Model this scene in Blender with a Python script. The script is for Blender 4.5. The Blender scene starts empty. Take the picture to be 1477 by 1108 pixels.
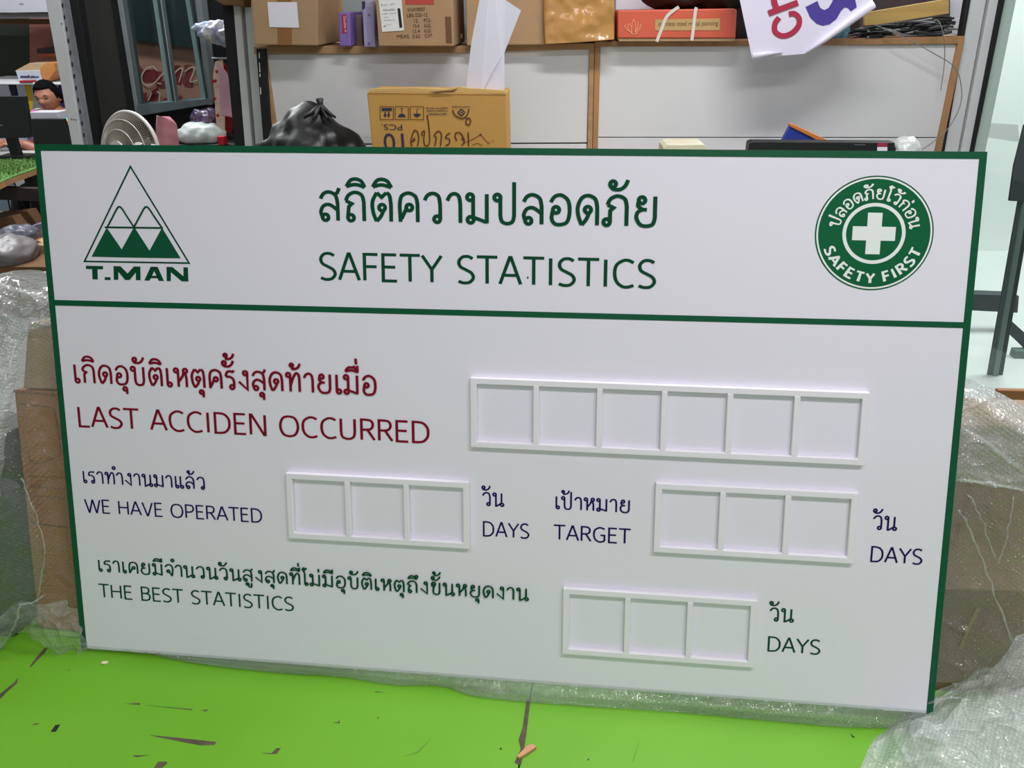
import bpy, bmesh, math, random
from mathutils import Vector, Matrix, noise, Euler
random.seed(7)
S = bpy.context.scene
COL = S.collection
PI = math.pi

# ---------------------------------------------------------------- camera
F = 1000.0                      # focal length in pixels of the 1477 wide frame
CX, CY = 815.808, 412.857       # principal point
C0 = Vector((0.96378867, -0.84555635, 1.55813102))
YAW, PITCH, ROLL = 0.08953726, 0.38530881, 0.00776187
fw = Vector((-math.sin(YAW)*math.cos(PITCH), math.cos(YAW)*math.cos(PITCH), -math.sin(PITCH)))
r0 = Vector((math.cos(YAW), math.sin(YAW), 0)); u0 = r0.cross(fw)
RR = r0*math.cos(ROLL)+u0*math.sin(ROLL); UU = -r0*math.sin(ROLL)+u0*math.cos(ROLL)
cam = bpy.data.cameras.new('camera'); camo = bpy.data.objects.new('camera', cam); COL.objects.link(camo)
cam.sensor_width = 36; cam.lens = F/1477*36
cam.shift_x = (738.5-CX)/1477; cam.shift_y = (CY-554)/1477
cam.clip_start = 0.02; cam.clip_end = 60
M4 = Matrix((RR, UU, -fw)).transposed().to_4x4(); M4.translation = C0
camo.matrix_world = M4
S.camera = camo

# ---------------------------------------------------------------- world, lights, exposure
S.view_settings.view_transform = 'Standard'; S.view_settings.look = 'None'
S.view_settings.gamma = 1; S.view_settings.use_curve_mapping = False
S.view_settings.exposure = -0.02
W = bpy.data.worlds.new('world'); S.world = W; W.use_nodes = True
W.node_tree.nodes['Background'].inputs[0].default_value = (0.8, 0.9, 1.0, 1)
W.node_tree.nodes['Background'].inputs[1].default_value = 0.35
def area(name, loc, size, energy, col=(1, 1, 1), rot=(0, 0, 0)):
    l = bpy.data.lights.new(name, 'AREA'); l.shape = 'RECTANGLE'; l.size, l.size_y = size
    l.energy = energy; l.color = col
    o = bpy.data.objects.new(name, l); o.location = loc; o.rotation_euler = rot; COL.objects.link(o)
    return o
CEIL = 3.0
area('tube_or_fill_light', (1.75, -0.75, CEIL-.06), (1.2, .12), 30, (1, .965, .97))
area('tube_or_fill_light', (0.2, -0.95, CEIL-.06), (1.2, .12), 10, (1, .965, .97))
area('tube_or_fill_light', (1.3, 0.62, CEIL-.06), (1.2, .12), 38, (1, .98, 1))
area('tube_or_fill_light', (1.2, -2.6, CEIL-.06), (1.2, .12), 32, (.97, .955, 1))
area('tube_or_fill_light', (-1.55, 2.48, CEIL-.06), (.8, .12), 80, (.97, .985, 1))  # extra fill lamp, added to brighten the salmon wall behind the window
area('tube_or_fill_light', (-1.1, 1.35, CEIL-.06), (1.2, .12), 12, (.95, .98, 1))
area('tube_or_fill_light', (-3.0, 3.3, CEIL-.06), (1.2, .12), 60, (.95, .98, 1))
area('tube_or_fill_light', (3.3, 2.6, CEIL-.06), (1.6, .8), 75, (.94, 1, .98))

# ---------------------------------------------------------------- planes and pixels
def ray(px, py):
    return (fw + RR*((px-CX)/F) - UU*((py-CY)/F))
class Plane:
    def __init__(s, o, n):
        s.o = Vector(o); s.n = Vector(n).normalized()
    def at(s, px, py):
        d = ray(px, py); return C0 + d*((s.o-C0).dot(s.n)/d.dot(s.n))
PSI = math.radians(6)
RN = Vector((-math.sin(PSI), math.cos(PSI), 0)); RX = Vector((math.cos(PSI), math.sin(PSI), 0)); Z = Vector((0, 0, 1))
def D(d, extra=0.0):
    "vertical plane of the room at distance d in front of the camera"
    a = PSI+math.radians(extra)
    n = Vector((-math.sin(a), math.cos(a), 0))
    return Plane(C0+RN*d, n)
def HZ(z): return Plane((0, 0, z), (0, 0, 1))
TZ = 0.45
BO = Vector((0, 0, TZ+.006))
BX = Vector((math.cos(.01699), 0, math.sin(.01699)))
BU = Vector((-0.01499689, 0.21859181, 1.33859094-.456)).normalized()
BN = BX.cross(BU).normalized()      # towards the viewer
BH = .9094; BW = 1.5
def B(u, v, w=0.0): return BO + BX*u + BU*v + BN*w
def BPL(w): return Plane(BO+BN*w, BN)

# ---------------------------------------------------------------- materials
def lin(c):
    c = c/255.0
    return c/12.92 if c <= .04045 else ((c+.055)/1.055)**2.4
def rgb(r, g, b): return (lin(r), lin(g), lin(b), 1)
MATS = {}
def mat(name, c, rough=.6, var=.0, vs=6.0, bump=0.0, bs=60.0, metal=0.0, c2=None, stretch=None, emis=0, alpha=None, spec=None, coat=0):
    if name in MATS: return MATS[name]
    m = bpy.data.materials.new(name); m.use_nodes = True; nt = m.node_tree; N = nt.nodes; L = nt.links
    b = N['Principled BSDF']; b.inputs['Roughness'].default_value = rough; b.inputs['Metallic'].default_value = metal
    if spec is not None: b.inputs['Specular IOR Level'].default_value = spec
    if coat: b.inputs['Coat Weight'].default_value = coat
    base = rgb(*c)
    tc = N.new('ShaderNodeTexCoord'); mp = N.new('ShaderNodeMapping'); L.new(tc.outputs['Object'], mp.inputs[0])
    if stretch: mp.inputs['Scale'].default_value = stretch
    nz = N.new('ShaderNodeTexNoise'); nz.inputs['Scale'].default_value = vs; nz.inputs['Detail'].default_value = 5
    L.new(mp.outputs[0], nz.inputs['Vector'])
    mix = N.new('ShaderNodeMix'); mix.data_type = 'RGBA'
    other = rgb(*c2) if c2 else tuple(list(x*(1-var) for x in base[:3])+[1])
    cr = N.new('ShaderNodeMapRange'); cr.inputs[1].default_value = .35; cr.inputs[2].default_value = .65
    L.new(nz.outputs[0], cr.inputs[0]); L.new(cr.outputs[0], mix.inputs[0])
    mix.inputs[6].default_value = base; mix.inputs[7].default_value = other
    L.new(mix.outputs[2], b.inputs['Base Color'])
    if bump:
        n2 = N.new('ShaderNodeTexNoise'); n2.inputs['Scale'].default_value = bs; n2.inputs['Detail'].default_value = 3
        L.new(mp.outputs[0], n2.inputs['Vector'])
        bp = N.new('ShaderNodeBump'); bp.inputs['Strength'].default_value = bump; bp.inputs['Distance'].default_value = .004
        L.new(n2.outputs[0], bp.inputs['Height']); L.new(bp.outputs[0], b.inputs['Normal'])
    if emis:
        b.inputs['Emission Color'].default_value = base; b.inputs['Emission Strength'].default_value = emis
    MATS[name] = m; return m
def glass_mat(name, tint, clear=.85, rough=.02):
    if name in MATS: return MATS[name]
    m = bpy.data.materials.new(name); m.use_nodes = True; nt = m.node_tree; N = nt.nodes; L = nt.links
    N.remove(N['Principled BSDF']); out = N['Material Output']
    tr = N.new('ShaderNodeBsdfTransparent'); tr.inputs[0].default_value = rgb(*tint)
    gl = N.new('ShaderNodeBsdfGlossy'); gl.inputs['Roughness'].default_value = rough
    lw = N.new('ShaderNodeLayerWeight'); lw.inputs[0].default_value = .5
    pw = N.new('ShaderNodeMath'); pw.operation = 'POWER'; pw.inputs[1].default_value = 5; L.new(lw.outputs['Facing'], pw.inputs[0])
    fr = N.new('ShaderNodeMapRange'); fr.inputs[3].default_value = .04; fr.inputs[4].default_value = .9; L.new(pw.outputs[0], fr.inputs[0])
    mx = N.new('ShaderNodeMixShader'); L.new(fr.outputs[0], mx.inputs[0]); L.new(tr.outputs[0], mx.inputs[1]); L.new(gl.outputs[0], mx.inputs[2])
    L.new(mx.outputs[0], out.inputs[0]); MATS[name] = m; return m
def wrap_mat(name, haze=.12, pitch=.0062, bubbles=1.0, white=(228, 232, 232), crink=.5, fmax=.42, f0=.05):
    "clear polythene with a grid of air bubbles (relief only), metric UVs"
    if name in MATS: return MATS[name]
    m = bpy.data.materials.new(name); m.use_nodes = True; nt = m.node_tree; N = nt.nodes; L = nt.links
    N.remove(N['Principled BSDF']); out = N['Material Output']
    uv = N.new('ShaderNodeUVMap')
    mp = N.new('ShaderNodeMapping'); mp.inputs['Scale'].default_value = (1/pitch, 1/pitch, 1); mp.inputs['Rotation'].default_value = (0, 0, .6)
    L.new(uv.outputs[0], mp.inputs[0])
    vo = N.new('ShaderNodeTexVoronoi'); vo.voronoi_dimensions = '2D'; vo.inputs['Scale'].default_value = 1; vo.inputs['Randomness'].default_value = .22
    L.new(mp.outputs[0], vo.inputs['Vector'])
    dome = N.new('ShaderNodeMapRange'); dome.interpolation_type = 'SMOOTHSTEP'
    dome.inputs[1].default_value = .5; dome.inputs[2].default_value = .22; dome.inputs[3].default_value = 0; dome.inputs[4].default_value = 1
    L.new(vo.outputs['Distance'], dome.inputs[0])
    nz = N.new('ShaderNodeTexNoise'); nz.inputs['Scale'].default_value = 20; nz.inputs['Detail'].default_value = 3; nz.inputs['Distortion'].default_value = .9
    L.new(uv.outputs[0], nz.inputs['Vector'])
    b1 = N.new('ShaderNodeBump'); b1.inputs['Strength'].default_value = crink; b1.inputs['Distance'].default_value = .016
    L.new(nz.outputs[0], b1.inputs['Height'])
    b2 = N.new('ShaderNodeBump'); b2.inputs['Strength'].default_value = .9*bubbles; b2.inputs['Distance'].default_value = .0024
    L.new(dome.outputs[0], b2.inputs['Height']); L.new(b1.outputs[0], b2.inputs['Normal'])
    tr = N.new('ShaderNodeBsdfTransparent'); tr.inputs[0].default_value = (.97, .98, .98, 1)
    df = N.new('ShaderNodeBsdfDiffuse'); df.inputs[0].default_value = rgb(*white); L.new(b1.outputs[0], df.inputs['Normal'])
    tl = N.new('ShaderNodeBsdfTranslucent'); tl.inputs[0].default_value = rgb(*white); L.new(b1.outputs[0], tl.inputs['Normal'])
    gl = N.new('ShaderNodeBsdfGlossy'); gl.inputs['Roughness'].default_value = .13; L.new(b2.outputs[0], gl.inputs['Normal'])
    hz = N.new('ShaderNodeMixShader'); hz.inputs[0].default_value = .35; L.new(df.outputs[0], hz.inputs[1]); L.new(tl.outputs[0], hz.inputs[2])
    m1 = N.new('ShaderNodeMixShader'); L.new(tr.outputs[0], m1.inputs[1]); L.new(hz.outputs[0], m1.inputs[2])
    hr = N.new('ShaderNodeMapRange'); hr.inputs[1].default_value = .5; hr.inputs[2].default_value = .3
    hr.inputs[3].default_value = haze*.9; hr.inputs[4].default_value = haze*1.15
    L.new(vo.outputs['Distance'], hr.inputs[0]); L.new(hr.outputs[0], m1.inputs[0])
    lw = N.new('ShaderNodeLayerWeight'); lw.inputs[0].default_value = .5; L.new(b2.outputs[0], lw.inputs['Normal'])
    pw = N.new('ShaderNodeMath'); pw.operation = 'POWER'; pw.inputs[1].default_value = 1.7; L.new(lw.outputs['Facing'], pw.inputs[0])
    fr = N.new('ShaderNodeMapRange'); fr.inputs[3].default_value = f0; fr.inputs[4].default_value = fmax; L.new(pw.outputs[0], fr.inputs[0])
    m2 = N.new('ShaderNodeMixShader'); L.new(fr.outputs[0], m2.inputs[0]); L.new(m1.outputs[0], m2.inputs[1]); L.new(gl.outputs[0], m2.inputs[2])
    L.new(m2.outputs[0], out.inputs[0]); MATS[name] = m; return m

# ---------------------------------------------------------------- mesh helpers
def setp(o, label=None, cat=None, group=None, kind=None):
    if label: o['label'] = label
    if cat: o['category'] = cat
    if group: o['group'] = group
    if kind: o['kind'] = kind
    return o
def empty(name, loc=(0, 0, 0), **k):
    o = bpy.data.objects.new(name, None); o.location = loc; o.empty_display_size = .05; COL.objects.link(o); return setp(o, **k)
def mesh(name, vs, fs, m, parent=None, smooth=False, bevel=0, uvs=None, **k):
    me = bpy.data.meshes.new(name); me.from_pydata([tuple(v) for v in vs], [], fs)
    if uvs is not None:
        ul = me.uv_layers.new(name='UVMap')
        for l in me.loops: ul.data[l.index].uv = uvs[l.vertex_index]
    me.materials.append(m)
    if uvs is None and not smooth:
        bm = bmesh.new(); bm.from_mesh(me); bmesh.ops.recalc_face_normals(bm, faces=bm.faces); bm.to_mesh(me); bm.free()
    if smooth:
        for p in me.polygons: p.use_smooth = True
    o = bpy.data.objects.new(name, me); COL.objects.link(o)
    if parent:
        o.parent = parent
        pl = parent.matrix_world.translation if parent.type != 'EMPTY' else parent.location
        w = Vector((0, 0, 0)); q = parent
        while q: w = w + Vector(q.location); q = q.parent
        o.location = -w
    if bevel:
        md = o.modifiers.new('bevel', 'BEVEL'); md.width = bevel; md.segments = 2; md.limit_method = 'ANGLE'
    return setp(o, **k)
class MB:
    def __init__(s): s.v = []; s.f = []
    def add(s, vs, fs):
        n = len(s.v); s.v += [Vector(v) for v in vs]; s.f += [tuple(i+n for i in f) for f in fs]
    def prism(s, pts, d):
        n = len(pts); d = Vector(d); pts = [Vector(p) for p in pts]
        s.add(pts+[p+d for p in pts], [tuple(range(n)), tuple(range(2*n-1, n-1, -1))]+[(i, (i+1) % n, n+(i+1) % n, n+i) for i in range(n)])
    def box(s, c, sz, X=Vector((1, 0, 0)), Y=Vector((0, 1, 0)), Zv=Z):
        c = Vector(c); a, b, h = X*sz[0]/2, Y*sz[1]/2, Zv*sz[2]/2
        s.prism([c-a-b-h, c+a-b-h, c+a+b-h, c-a+b-h], h*2)
    def tube(s, pts, r, n=8, closed=False, r2=None):
        pts = [Vector(p) for p in pts]; k = len(pts); rings = []
        up = None
        for i, p in enumerate(pts):
            t = (pts[(i+1) % k]-pts[i-1]) if (closed or 0 < i < k-1) else (pts[1]-pts[0] if i == 0 else pts[-1]-pts[-2])
            t.normalize()
            if up is None: up = t.orthogonal().normalized()
            up = (up-t*up.dot(t)).normalized(); q = t.cross(up)
            rr = r[i] if isinstance(r, (list, tuple)) else r
            rings.append([p+up*math.cos(2*PI*j/n)*rr+q*math.sin(2*PI*j/n)*rr for j in range(n)])
        vs = [v for rg in rings for v in rg]; fs = []
        for i in range(k if closed else k-1):
            for j in range(n):
                a = i*n+j; b = i*n+(j+1) % n; c = ((i+1) % k)*n+(j+1) % n; d_ = ((i+1) % k)*n+j
                fs.append((a, b, c, d_))
        if not closed: fs += [tuple(range(n-1, -1, -1)), tuple((k-1)*n+j for j in range(n))]
        s.add(vs, fs)
    def build(s, name, m, parent=None, **k): return mesh(name, s.v, s.f, m, parent, **k)
def slab(name, px, d, th, m, parent=None, extra=0, bevel=.002, **k):
    "upright flat-fronted piece: its front outline is given at distance d, it goes th deeper"
    pl = d if isinstance(d, Plane) else D(d, extra)
    b = MB(); b.prism([pl.at(*p) for p in px], pl.n*th if pl.n.dot(fw) > 0 else -pl.n*th)
    return b.build(name, m, parent, bevel=bevel, **k)
def rect(x0, y0, x1, y1): return [(x0, y0), (x1, y0), (x1, y1), (x0, y1)]
def grid(name, fn, nu, nv, m, parent=None, closed=False, uvscale=None, smooth=True, **k):
    vs = []; uvs = []; fs = []
    for j in range(nv+1):
        for i in range(nu+1):
            s, t = i/nu, j/nv; p, uv = fn(s, t); vs.append(p); uvs.append(uv)
    for j in range(nv):
        for i in range(nu):
            a = j*(nu+1)+i; fs.append((a, a+1, a+nu+2, a+nu+1))
    return mesh(name, vs, fs, m, parent, smooth=smooth, uvs=uvs, **k)
def cr(P, t):
    "catmull-rom through P (list of vectors) t in 0..1"
    n = len(P)-1; x = min(max(t, 0), 1)*n; i = min(int(x), n-1); f = x-i
    p0 = P[max(i-1, 0)]; p1 = P[i]; p2 = P[i+1]; p3 = P[min(i+2, n)]
    return .5*((2*p1)+(p2-p0)*f+(2*p0-5*p1+4*p2-p3)*f*f+(3*p1-p0-3*p2+p3)*f**3)
def fold(p, a, f, seed=0):
    return a*noise.noise(p*f+Vector((seed, seed*1.7, 3.1)))
def ridge(p, f, seed=0):
    return 1-abs(noise.noise(p*f+Vector((seed, seed*.7, 9.1))))*2.2

# ---------------------------------------------------------------- stroke lettering
def sm(pts, k=5):
    P = [Vector((a, b)) for a, b in pts]; n = (len(P)-1)*k
    return [tuple(cr(P, i/n)) for i in range(n+1)]
def ci(x, y, r): return ('c', x, y, r)
def l(*p): return ('l', list(p))
def s(*p): return ('l', sm(p))
G = {
'ก': (.76, [l((.15, 0), (.15, .5), (.25, .6), (.06, .7)), s((.06, .7), (.15, .9), (.36, 1), (.57, .9), (.63, .65)), l((.63, .67), (.63, 0))]),
'ถ': (.78, [ci(.22, .11, .1), l((.12, .1), (.16, .5), (.26, .6), (.07, .7)), s((.07, .7), (.16, .9), (.37, 1), (.58, .9), (.64, .65)), l((.64, .67), (.64, 0))]),
'ภ': (.84, [ci(.11, .11, .1), l((.21, .1), (.21, .5), (.31, .6), (.13, .7)), s((.13, .7), (.22, .9), (.43, 1), (.64, .9), (.7, .65)), l((.7, .67), (.7, 0))]),
'ค': (.78, [ci(.4, .5, .1), l((.31, .46), (.15, .1)), l((.12, 0), (.1, .55)), s((.1, .55), (.16, .88), (.38, 1), (.6, .88), (.66, .6)), l((.66, .62), (.66, 0))]),
'ด': (.78, [ci(.38, .52, .1), s((.42, .42), (.34, .2), (.2, .0)), s((.2, 0), (.1, .3), (.08, .62), (.2, .92), (.4, 1), (.6, .88), (.66, .6)), l((.66, .62), (.66, 0))]),
'ต': (.78, [ci(.38, .48, .1), s((.42, .38), (.34, .18), (.2, .0)), s((.2, 0), (.1, .3), (.08, .68), (.22, 1)), l((.22, 1), (.37, .84), (.52, 1)), s((.52, 1), (.62, .9), (.66, .6)), l((.66, .62), (.66, 0))]),
'ว': (.66, [s((.05, .76), (.15, .94), (.32, 1), (.48, .9), (.53, .62)), l((.53, .64), (.53, .1)), ci(.43, .11, .1)]),
'า': (.56, [s((.04, .76), (.13, .94), (.27, 1), (.4, .9), (.44, .62)), l((.44, .64), (.44, 0))]),
'ร': (.56, [s((.46, 1.02), (.38, .93), (.26, .97), (.12, .9), (.05, .68)), s((.05, .66), (.25, .66), (.4, .55), (.44, .36), (.44, .1)), ci(.34, .11, .1)]),
'ม': (.78, [ci(.13, .89, .1), l((.22, .92), (.22, .12)), ci(.14, .11, .1), l((.22, .2), (.64, .03)), l((.64, 0), (.64, 1))]),
'น': (.78, [ci(.13, .89, .1), l((.22, .92), (.22, 0), (.28, 0), (.56, .22)), ci(.64, .11, .1), l((.6, 1), (.6, .18))]),
'บ': (.8, [ci(.13, .89, .1), l((.22, .92), (.22, .25)), s((.22, .27), (.27, .07), (.43, 0), (.59, .07), (.64, .27)), l((.64, .25), (.64, 1))]),
'ป': (.8, [ci(.13, .89, .1), l((.22, .92), (.22, .25)), s((.22, .27), (.27, .07), (.43, 0), (.59, .07), (.64, .27)), l((.64, .25), (.64, 1.42))]),
'ย': (.78, [ci(.25, .87, .1), s((.16, .84), (.14, .68), (.26, .57), (.4, .55)), s((.28, .56), (.13, .46), (.1, .25), (.22, .04), (.4, 0), (.58, .06), (.64, .27)), l((.64, .25), (.64, 1))]),
'ล': (.76, [ci(.22, .11, .1), s((.12, .12), (.08, .32), (.18, .52), (.38, .55), (.62, .36)), s((.08, .76), (.18, .94), (.36, 1), (.56, .88), (.62, .6)), l((.62, .62), (.62, 0))]),
'ส': (.76, [ci(.22, .11, .1), s((.12, .12), (.08, .32), (.18, .52), (.38, .55), (.62, .36)), s((.08, .76), (.18, .94), (.36, 1), (.56, .88), (.62, .6)), l((.62, .62), (.62, 0)), l((.5, .88), (.62, .98), (.68, 1.14))]),
'อ': (.76, [ci(.24, .5, .1), s((.14, .46), (.11, .2), (.2, .03), (.38, 0), (.58, .1), (.65, .45), (.6, .82), (.4, 1), (.2, .95), (.08, .76))]),
'ห': (.76, [ci(.13, .89, .1), l((.22, .92), (.22, 0)), l((.22, .25), (.44, .6), (.5, .82)), ci(.57, .89, .1), s((.48, .82), (.58, .68), (.62, .45)), l((.62, .47), (.62, 0))]),
'ท': (.78, [ci(.13, .89, .1), l((.22, .92), (.22, 0)), s((.22, .3), (.36, .75), (.5, .99), (.61, .93), (.65, .7)), l((.65, .72), (.65, 0))]),
'ง': (.6, [ci(.38, .89, .1), l((.47, .9), (.47, .0), (.06, .42))]),
'ข': (.74, [ci(.2, .74, .09), s((.11, .76), (.13, .95), (.26, 1.0), (.34, .88), (.24, .6), (.2, .35)), s((.2, .36), (.23, .08), (.4, 0), (.56, .07), (.6, .27)), l((.6, .25), (.6, 1))]),
'จ': (.68, [s((.06, .76), (.18, .94), (.35, 1), (.52, .86), (.56, .5), (.5, 0)), l((.5, 0), (.34, .34)), ci(.26, .42, .1)]),
'เ': (.38, [l((.12, 1), (.12, .1)), ci(.22, .11, .1)]),
'แ': (.72, [l((.12, 1), (.12, .1)), ci(.22, .11, .1), l((.46, 1), (.46, .1)), ci(.56, .11, .1)]),
'ไ': (.42, [l((.18, 1.05), (.18, .1)), ci(.28, .11, .1), s((.18, 1.07), (.1, 1.25), (.02, 1.42)), l((.02, 1.4), (.14, 1.5), (.2, 1.36), (.32, 1.5))]),
'S': (.6, [s((.52, .92), (.38, 1), (.2, .98), (.08, .82), (.12, .62), (.3, .5), (.48, .38), (.54, .2), (.42, .03), (.22, 0), (.06, .06))]),
'A': (.72, [l((.03, 0), (.34, 1), (.38, 1), (.69, 0)), l((.15, .33), (.57, .33))]),
'F': (.56, [l((.54, 1), (.1, 1), (.1, 0)), l((.1, .53), (.5, .53))]),
'E': (.6, [l((.54, 1), (.1, 1), (.1, 0), (.55, 0)), l((.1, .53), (.5, .53))]),
'T': (.66, [l((.0, 1), (.66, 1)), l((.33, 1), (.33, 0))]),
'Y': (.66, [l((.02, 1), (.33, .47), (.64, 1)), l((.33, .5), (.33, 0))]),
'I': (.3, [l((.15, 0), (.15, 1))]),
'C': (.72, [s((.66, .9), (.5, .99), (.32, .97), (.13, .8), (.08, .5), (.14, .2), (.32, .02), (.5, 0), (.67, .07))]),
'G': (.78, [s((.68, .9), (.5, .99), (.32, .97), (.13, .8), (.08, .5), (.14, .2), (.32, .02), (.5, 0), (.68, .08)), l((.68, .08), (.68, .47), (.45, .47))]),
'D': (.78, [l((.3, 0), (.1, 0), (.1, 1), (.3, 1)), s((.28, 1), (.5, .95), (.66, .75), (.7, .5), (.66, .25), (.5, .05), (.28, 0))]),
'L': (.56, [l((.1, 1), (.1, 0), (.54, 0))]),
'N': (.8, [l((.1, 0), (.1, 1), (.15, 1), (.65, 0), (.7, 0), (.7, 1))]),
'H': (.78, [l((.1, 0), (.1, 1)), l((.68, 0), (.68, 1)), l((.1, .52), (.68, .52))]),
'O': (.86, [s((.43, 1), (.2, .92), (.08, .65), (.08, .35), (.2, .08), (.43, 0), (.66, .08), (.78, .35), (.78, .65), (.66, .92), (.43, 1))]),
'U': (.78, [l((.1, 1), (.1, .35)), s((.1, .37), (.15, .1), (.38, 0), (.6, .1), (.66, .37)), l((.66, .35), (.66, 1))]),
'R': (.66, [l((.1, 0), (.1, 1), (.3, 1)), s((.28, 1), (.46, .97), (.55, .85), (.55, .67), (.46, .54), (.28, .5)), l((.3, .5), (.1, .5)), l((.34, .5), (.62, 0))]),
'P': (.64, [l((.1, 0), (.1, 1), (.3, 1)), s((.28, 1), (.48, .97), (.57, .85), (.57, .64), (.46, .5), (.28, .46)), l((.3, .46), (.1, .46))]),
'B': (.66, [l((.32, 0), (.1, 0), (.1, 1), (.3, 1)), s((.28, 1), (.46, .97), (.54, .86), (.53, .66), (.44, .56), (.3, .53)), l((.1, .53), (.32, .53)), s((.3, .53), (.5, .48), (.59, .34), (.56, .12), (.44, .02), (.28, 0))]),
'W': (1.04, [l((.03, 1), (.28, 0), (.31, 0), (.52, .95), (.55, .95), (.76, 0), (.79, 0), (1.02, 1))]),
'V': (.7, [l((.03, 1), (.33, 0), (.37, 0), (.67, 1))]),
' ': (.42, []),
}
ABOVE = {
'ิ': [s((-.62, 1.2), (-.48, 1.42), (-.3, 1.46), (-.14, 1.38), (-.04, 1.18)), s((-.62, 1.2), (-.33, 1.27), (-.04, 1.18))],
'ี': [s((-.62, 1.2), (-.48, 1.42), (-.3, 1.44), (-.14, 1.36), (-.05, 1.18)), s((-.62, 1.2), (-.33, 1.27), (-.05, 1.18)), l((-.05, 1.15), (-.05, 1.52))],
'ื': [s((-.62, 1.2), (-.48, 1.4), (-.3, 1.42), (-.14, 1.36), (-.05, 1.18)), s((-.62, 1.2), (-.33, 1.27), (-.05, 1.18)), l((-.05, 1.15), (-.05, 1.52)), l((-.2, 1.36), (-.2, 1.52))],
'ึ': [s((-.62, 1.2), (-.48, 1.42), (-.3, 1.44), (-.18, 1.36), (-.05, 1.18)), s((-.62, 1.2), (-.33, 1.27), (-.05, 1.18)), ci(-.08, 1.4, .09)],
'ั': [ci(-.5, 1.4, .09), s((-.59, 1.36), (-.5, 1.24), (-.3, 1.22), (-.14, 1.34), (-.06, 1.54))],
}
TONE = {
'่': [l((-.1, 1.2), (-.12, 1.5))],
'้': [ci(-.42, 1.42, .075), s((-.35, 1.38), (-.38, 1.22), (-.2, 1.25), (-.08, 1.36), (-.03, 1.52))],
}
BELOW = {
'ุ': [ci(-.21, -.24, .09), l((-.12, -.2), (-.12, -.52))],
'ู': [ci(-.38, -.24, .09), s((-.29, -.22), (-.29, -.44), (-.2, -.5), (-.11, -.44), (-.11, -.14))],
}
def layout(txt, sp=.055):
    "returns strokes [(kind, data)] with x advanced, and the width"
    x = 0; out = []; up = False; tall = 0
    def put(sts, dx, dy=0):
        for st in sts:
            if st[0] == 'c': out.append(('c', st[1]+dx, st[2]+dy, st[3]))
            else: out.append(('l', [(a+dx, b+dy) for a, b in st[1]]))
    for ch in txt:
        if ch in ABOVE: put(ABOVE[ch], x-.06-sp/2-tall); up = True
        elif ch in BELOW: put(BELOW[ch], x-.06-sp/2)
        elif ch in TONE: put(TONE[ch], x-.06-sp/2-tall, .4 if up else 0)
        elif ch == 'ำ':
            out.append(('c', x-.12, 1.4, .1)); w, st = G['า']; put(st, x); x += w; up = False; tall = 0
        else:
            w, st = G[ch]; put(st, x+sp/2); x += w+(sp if ch != ' ' else 0); up = False; tall = .2 if ch == 'ป' else 0
    return out, x
def ribbon(pts, w, closed=False):
    P = [Vector(p) for p in pts]; n = len(P); L_, R_ = [], []
    for i in range(n):
        a = P[i]-P[i-1] if (i > 0 or closed) else P[1]-P[0]
        b = P[(i+1) % n]-P[i] if (i < n-1 or closed) else P[-1]-P[-2]
        a = a.normalized(); b = b.normalized(); na = Vector((-a.y, a.x)); nb = Vector((-b.y, b.x)); m = na+nb
        if m.length < .2: m = na.copy()
        m.normalize(); k = min(1/max(m.dot(na), .4), 1.9)
        L_.append(P[i]+m*k*w/2); R_.append(P[i]-m*k*w/2)
    return L_, R_
def strokes_mesh(name, sts, tr, w, m, parent=None, sq=1.0, **k):
    "tr(x, y, i) maps lettering coordinates to world; each stroke sits 15 microns above the last"
    b = MB()
    for i, st in enumerate(sts):
        if st[0] == 'c':
            cx, cy, r = st[1:]; r *= 1.1; pts = [(cx+sq*r*math.cos(t*PI/8), cy+r*math.sin(t*PI/8)) for t in range(16)]; closed = True
        else: pts = st[1]; closed = False
        pts = [p for j, p in enumerate(pts) if j == 0 or (Vector(p)-Vector(pts[j-1])).length > 1e-5]
        L_, R_ = ribbon(pts, w, closed); n = len(pts)
        vs = [tr(p.x, p.y, i) for p in L_]+[tr(p.x, p.y, i) for p in R_]
        b.add(vs, [(j, n+j, n+(j+1) % n, (j+1) % n) for j in range(n if closed else n-1)])
    return b.build(name, m, parent, **k)
def board_line(name, txt, ua, va, ub, h, m, w=.115, **k):
    sts, wd = layout(txt); sx = (ub-ua)/wd
    return strokes_mesh(name, sts, lambda x, y, i: B(ua+x*sx, va+y*h, .0006+i*1.5e-5), w, m, board, sq=min(1.0, h/sx), **k)
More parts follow.
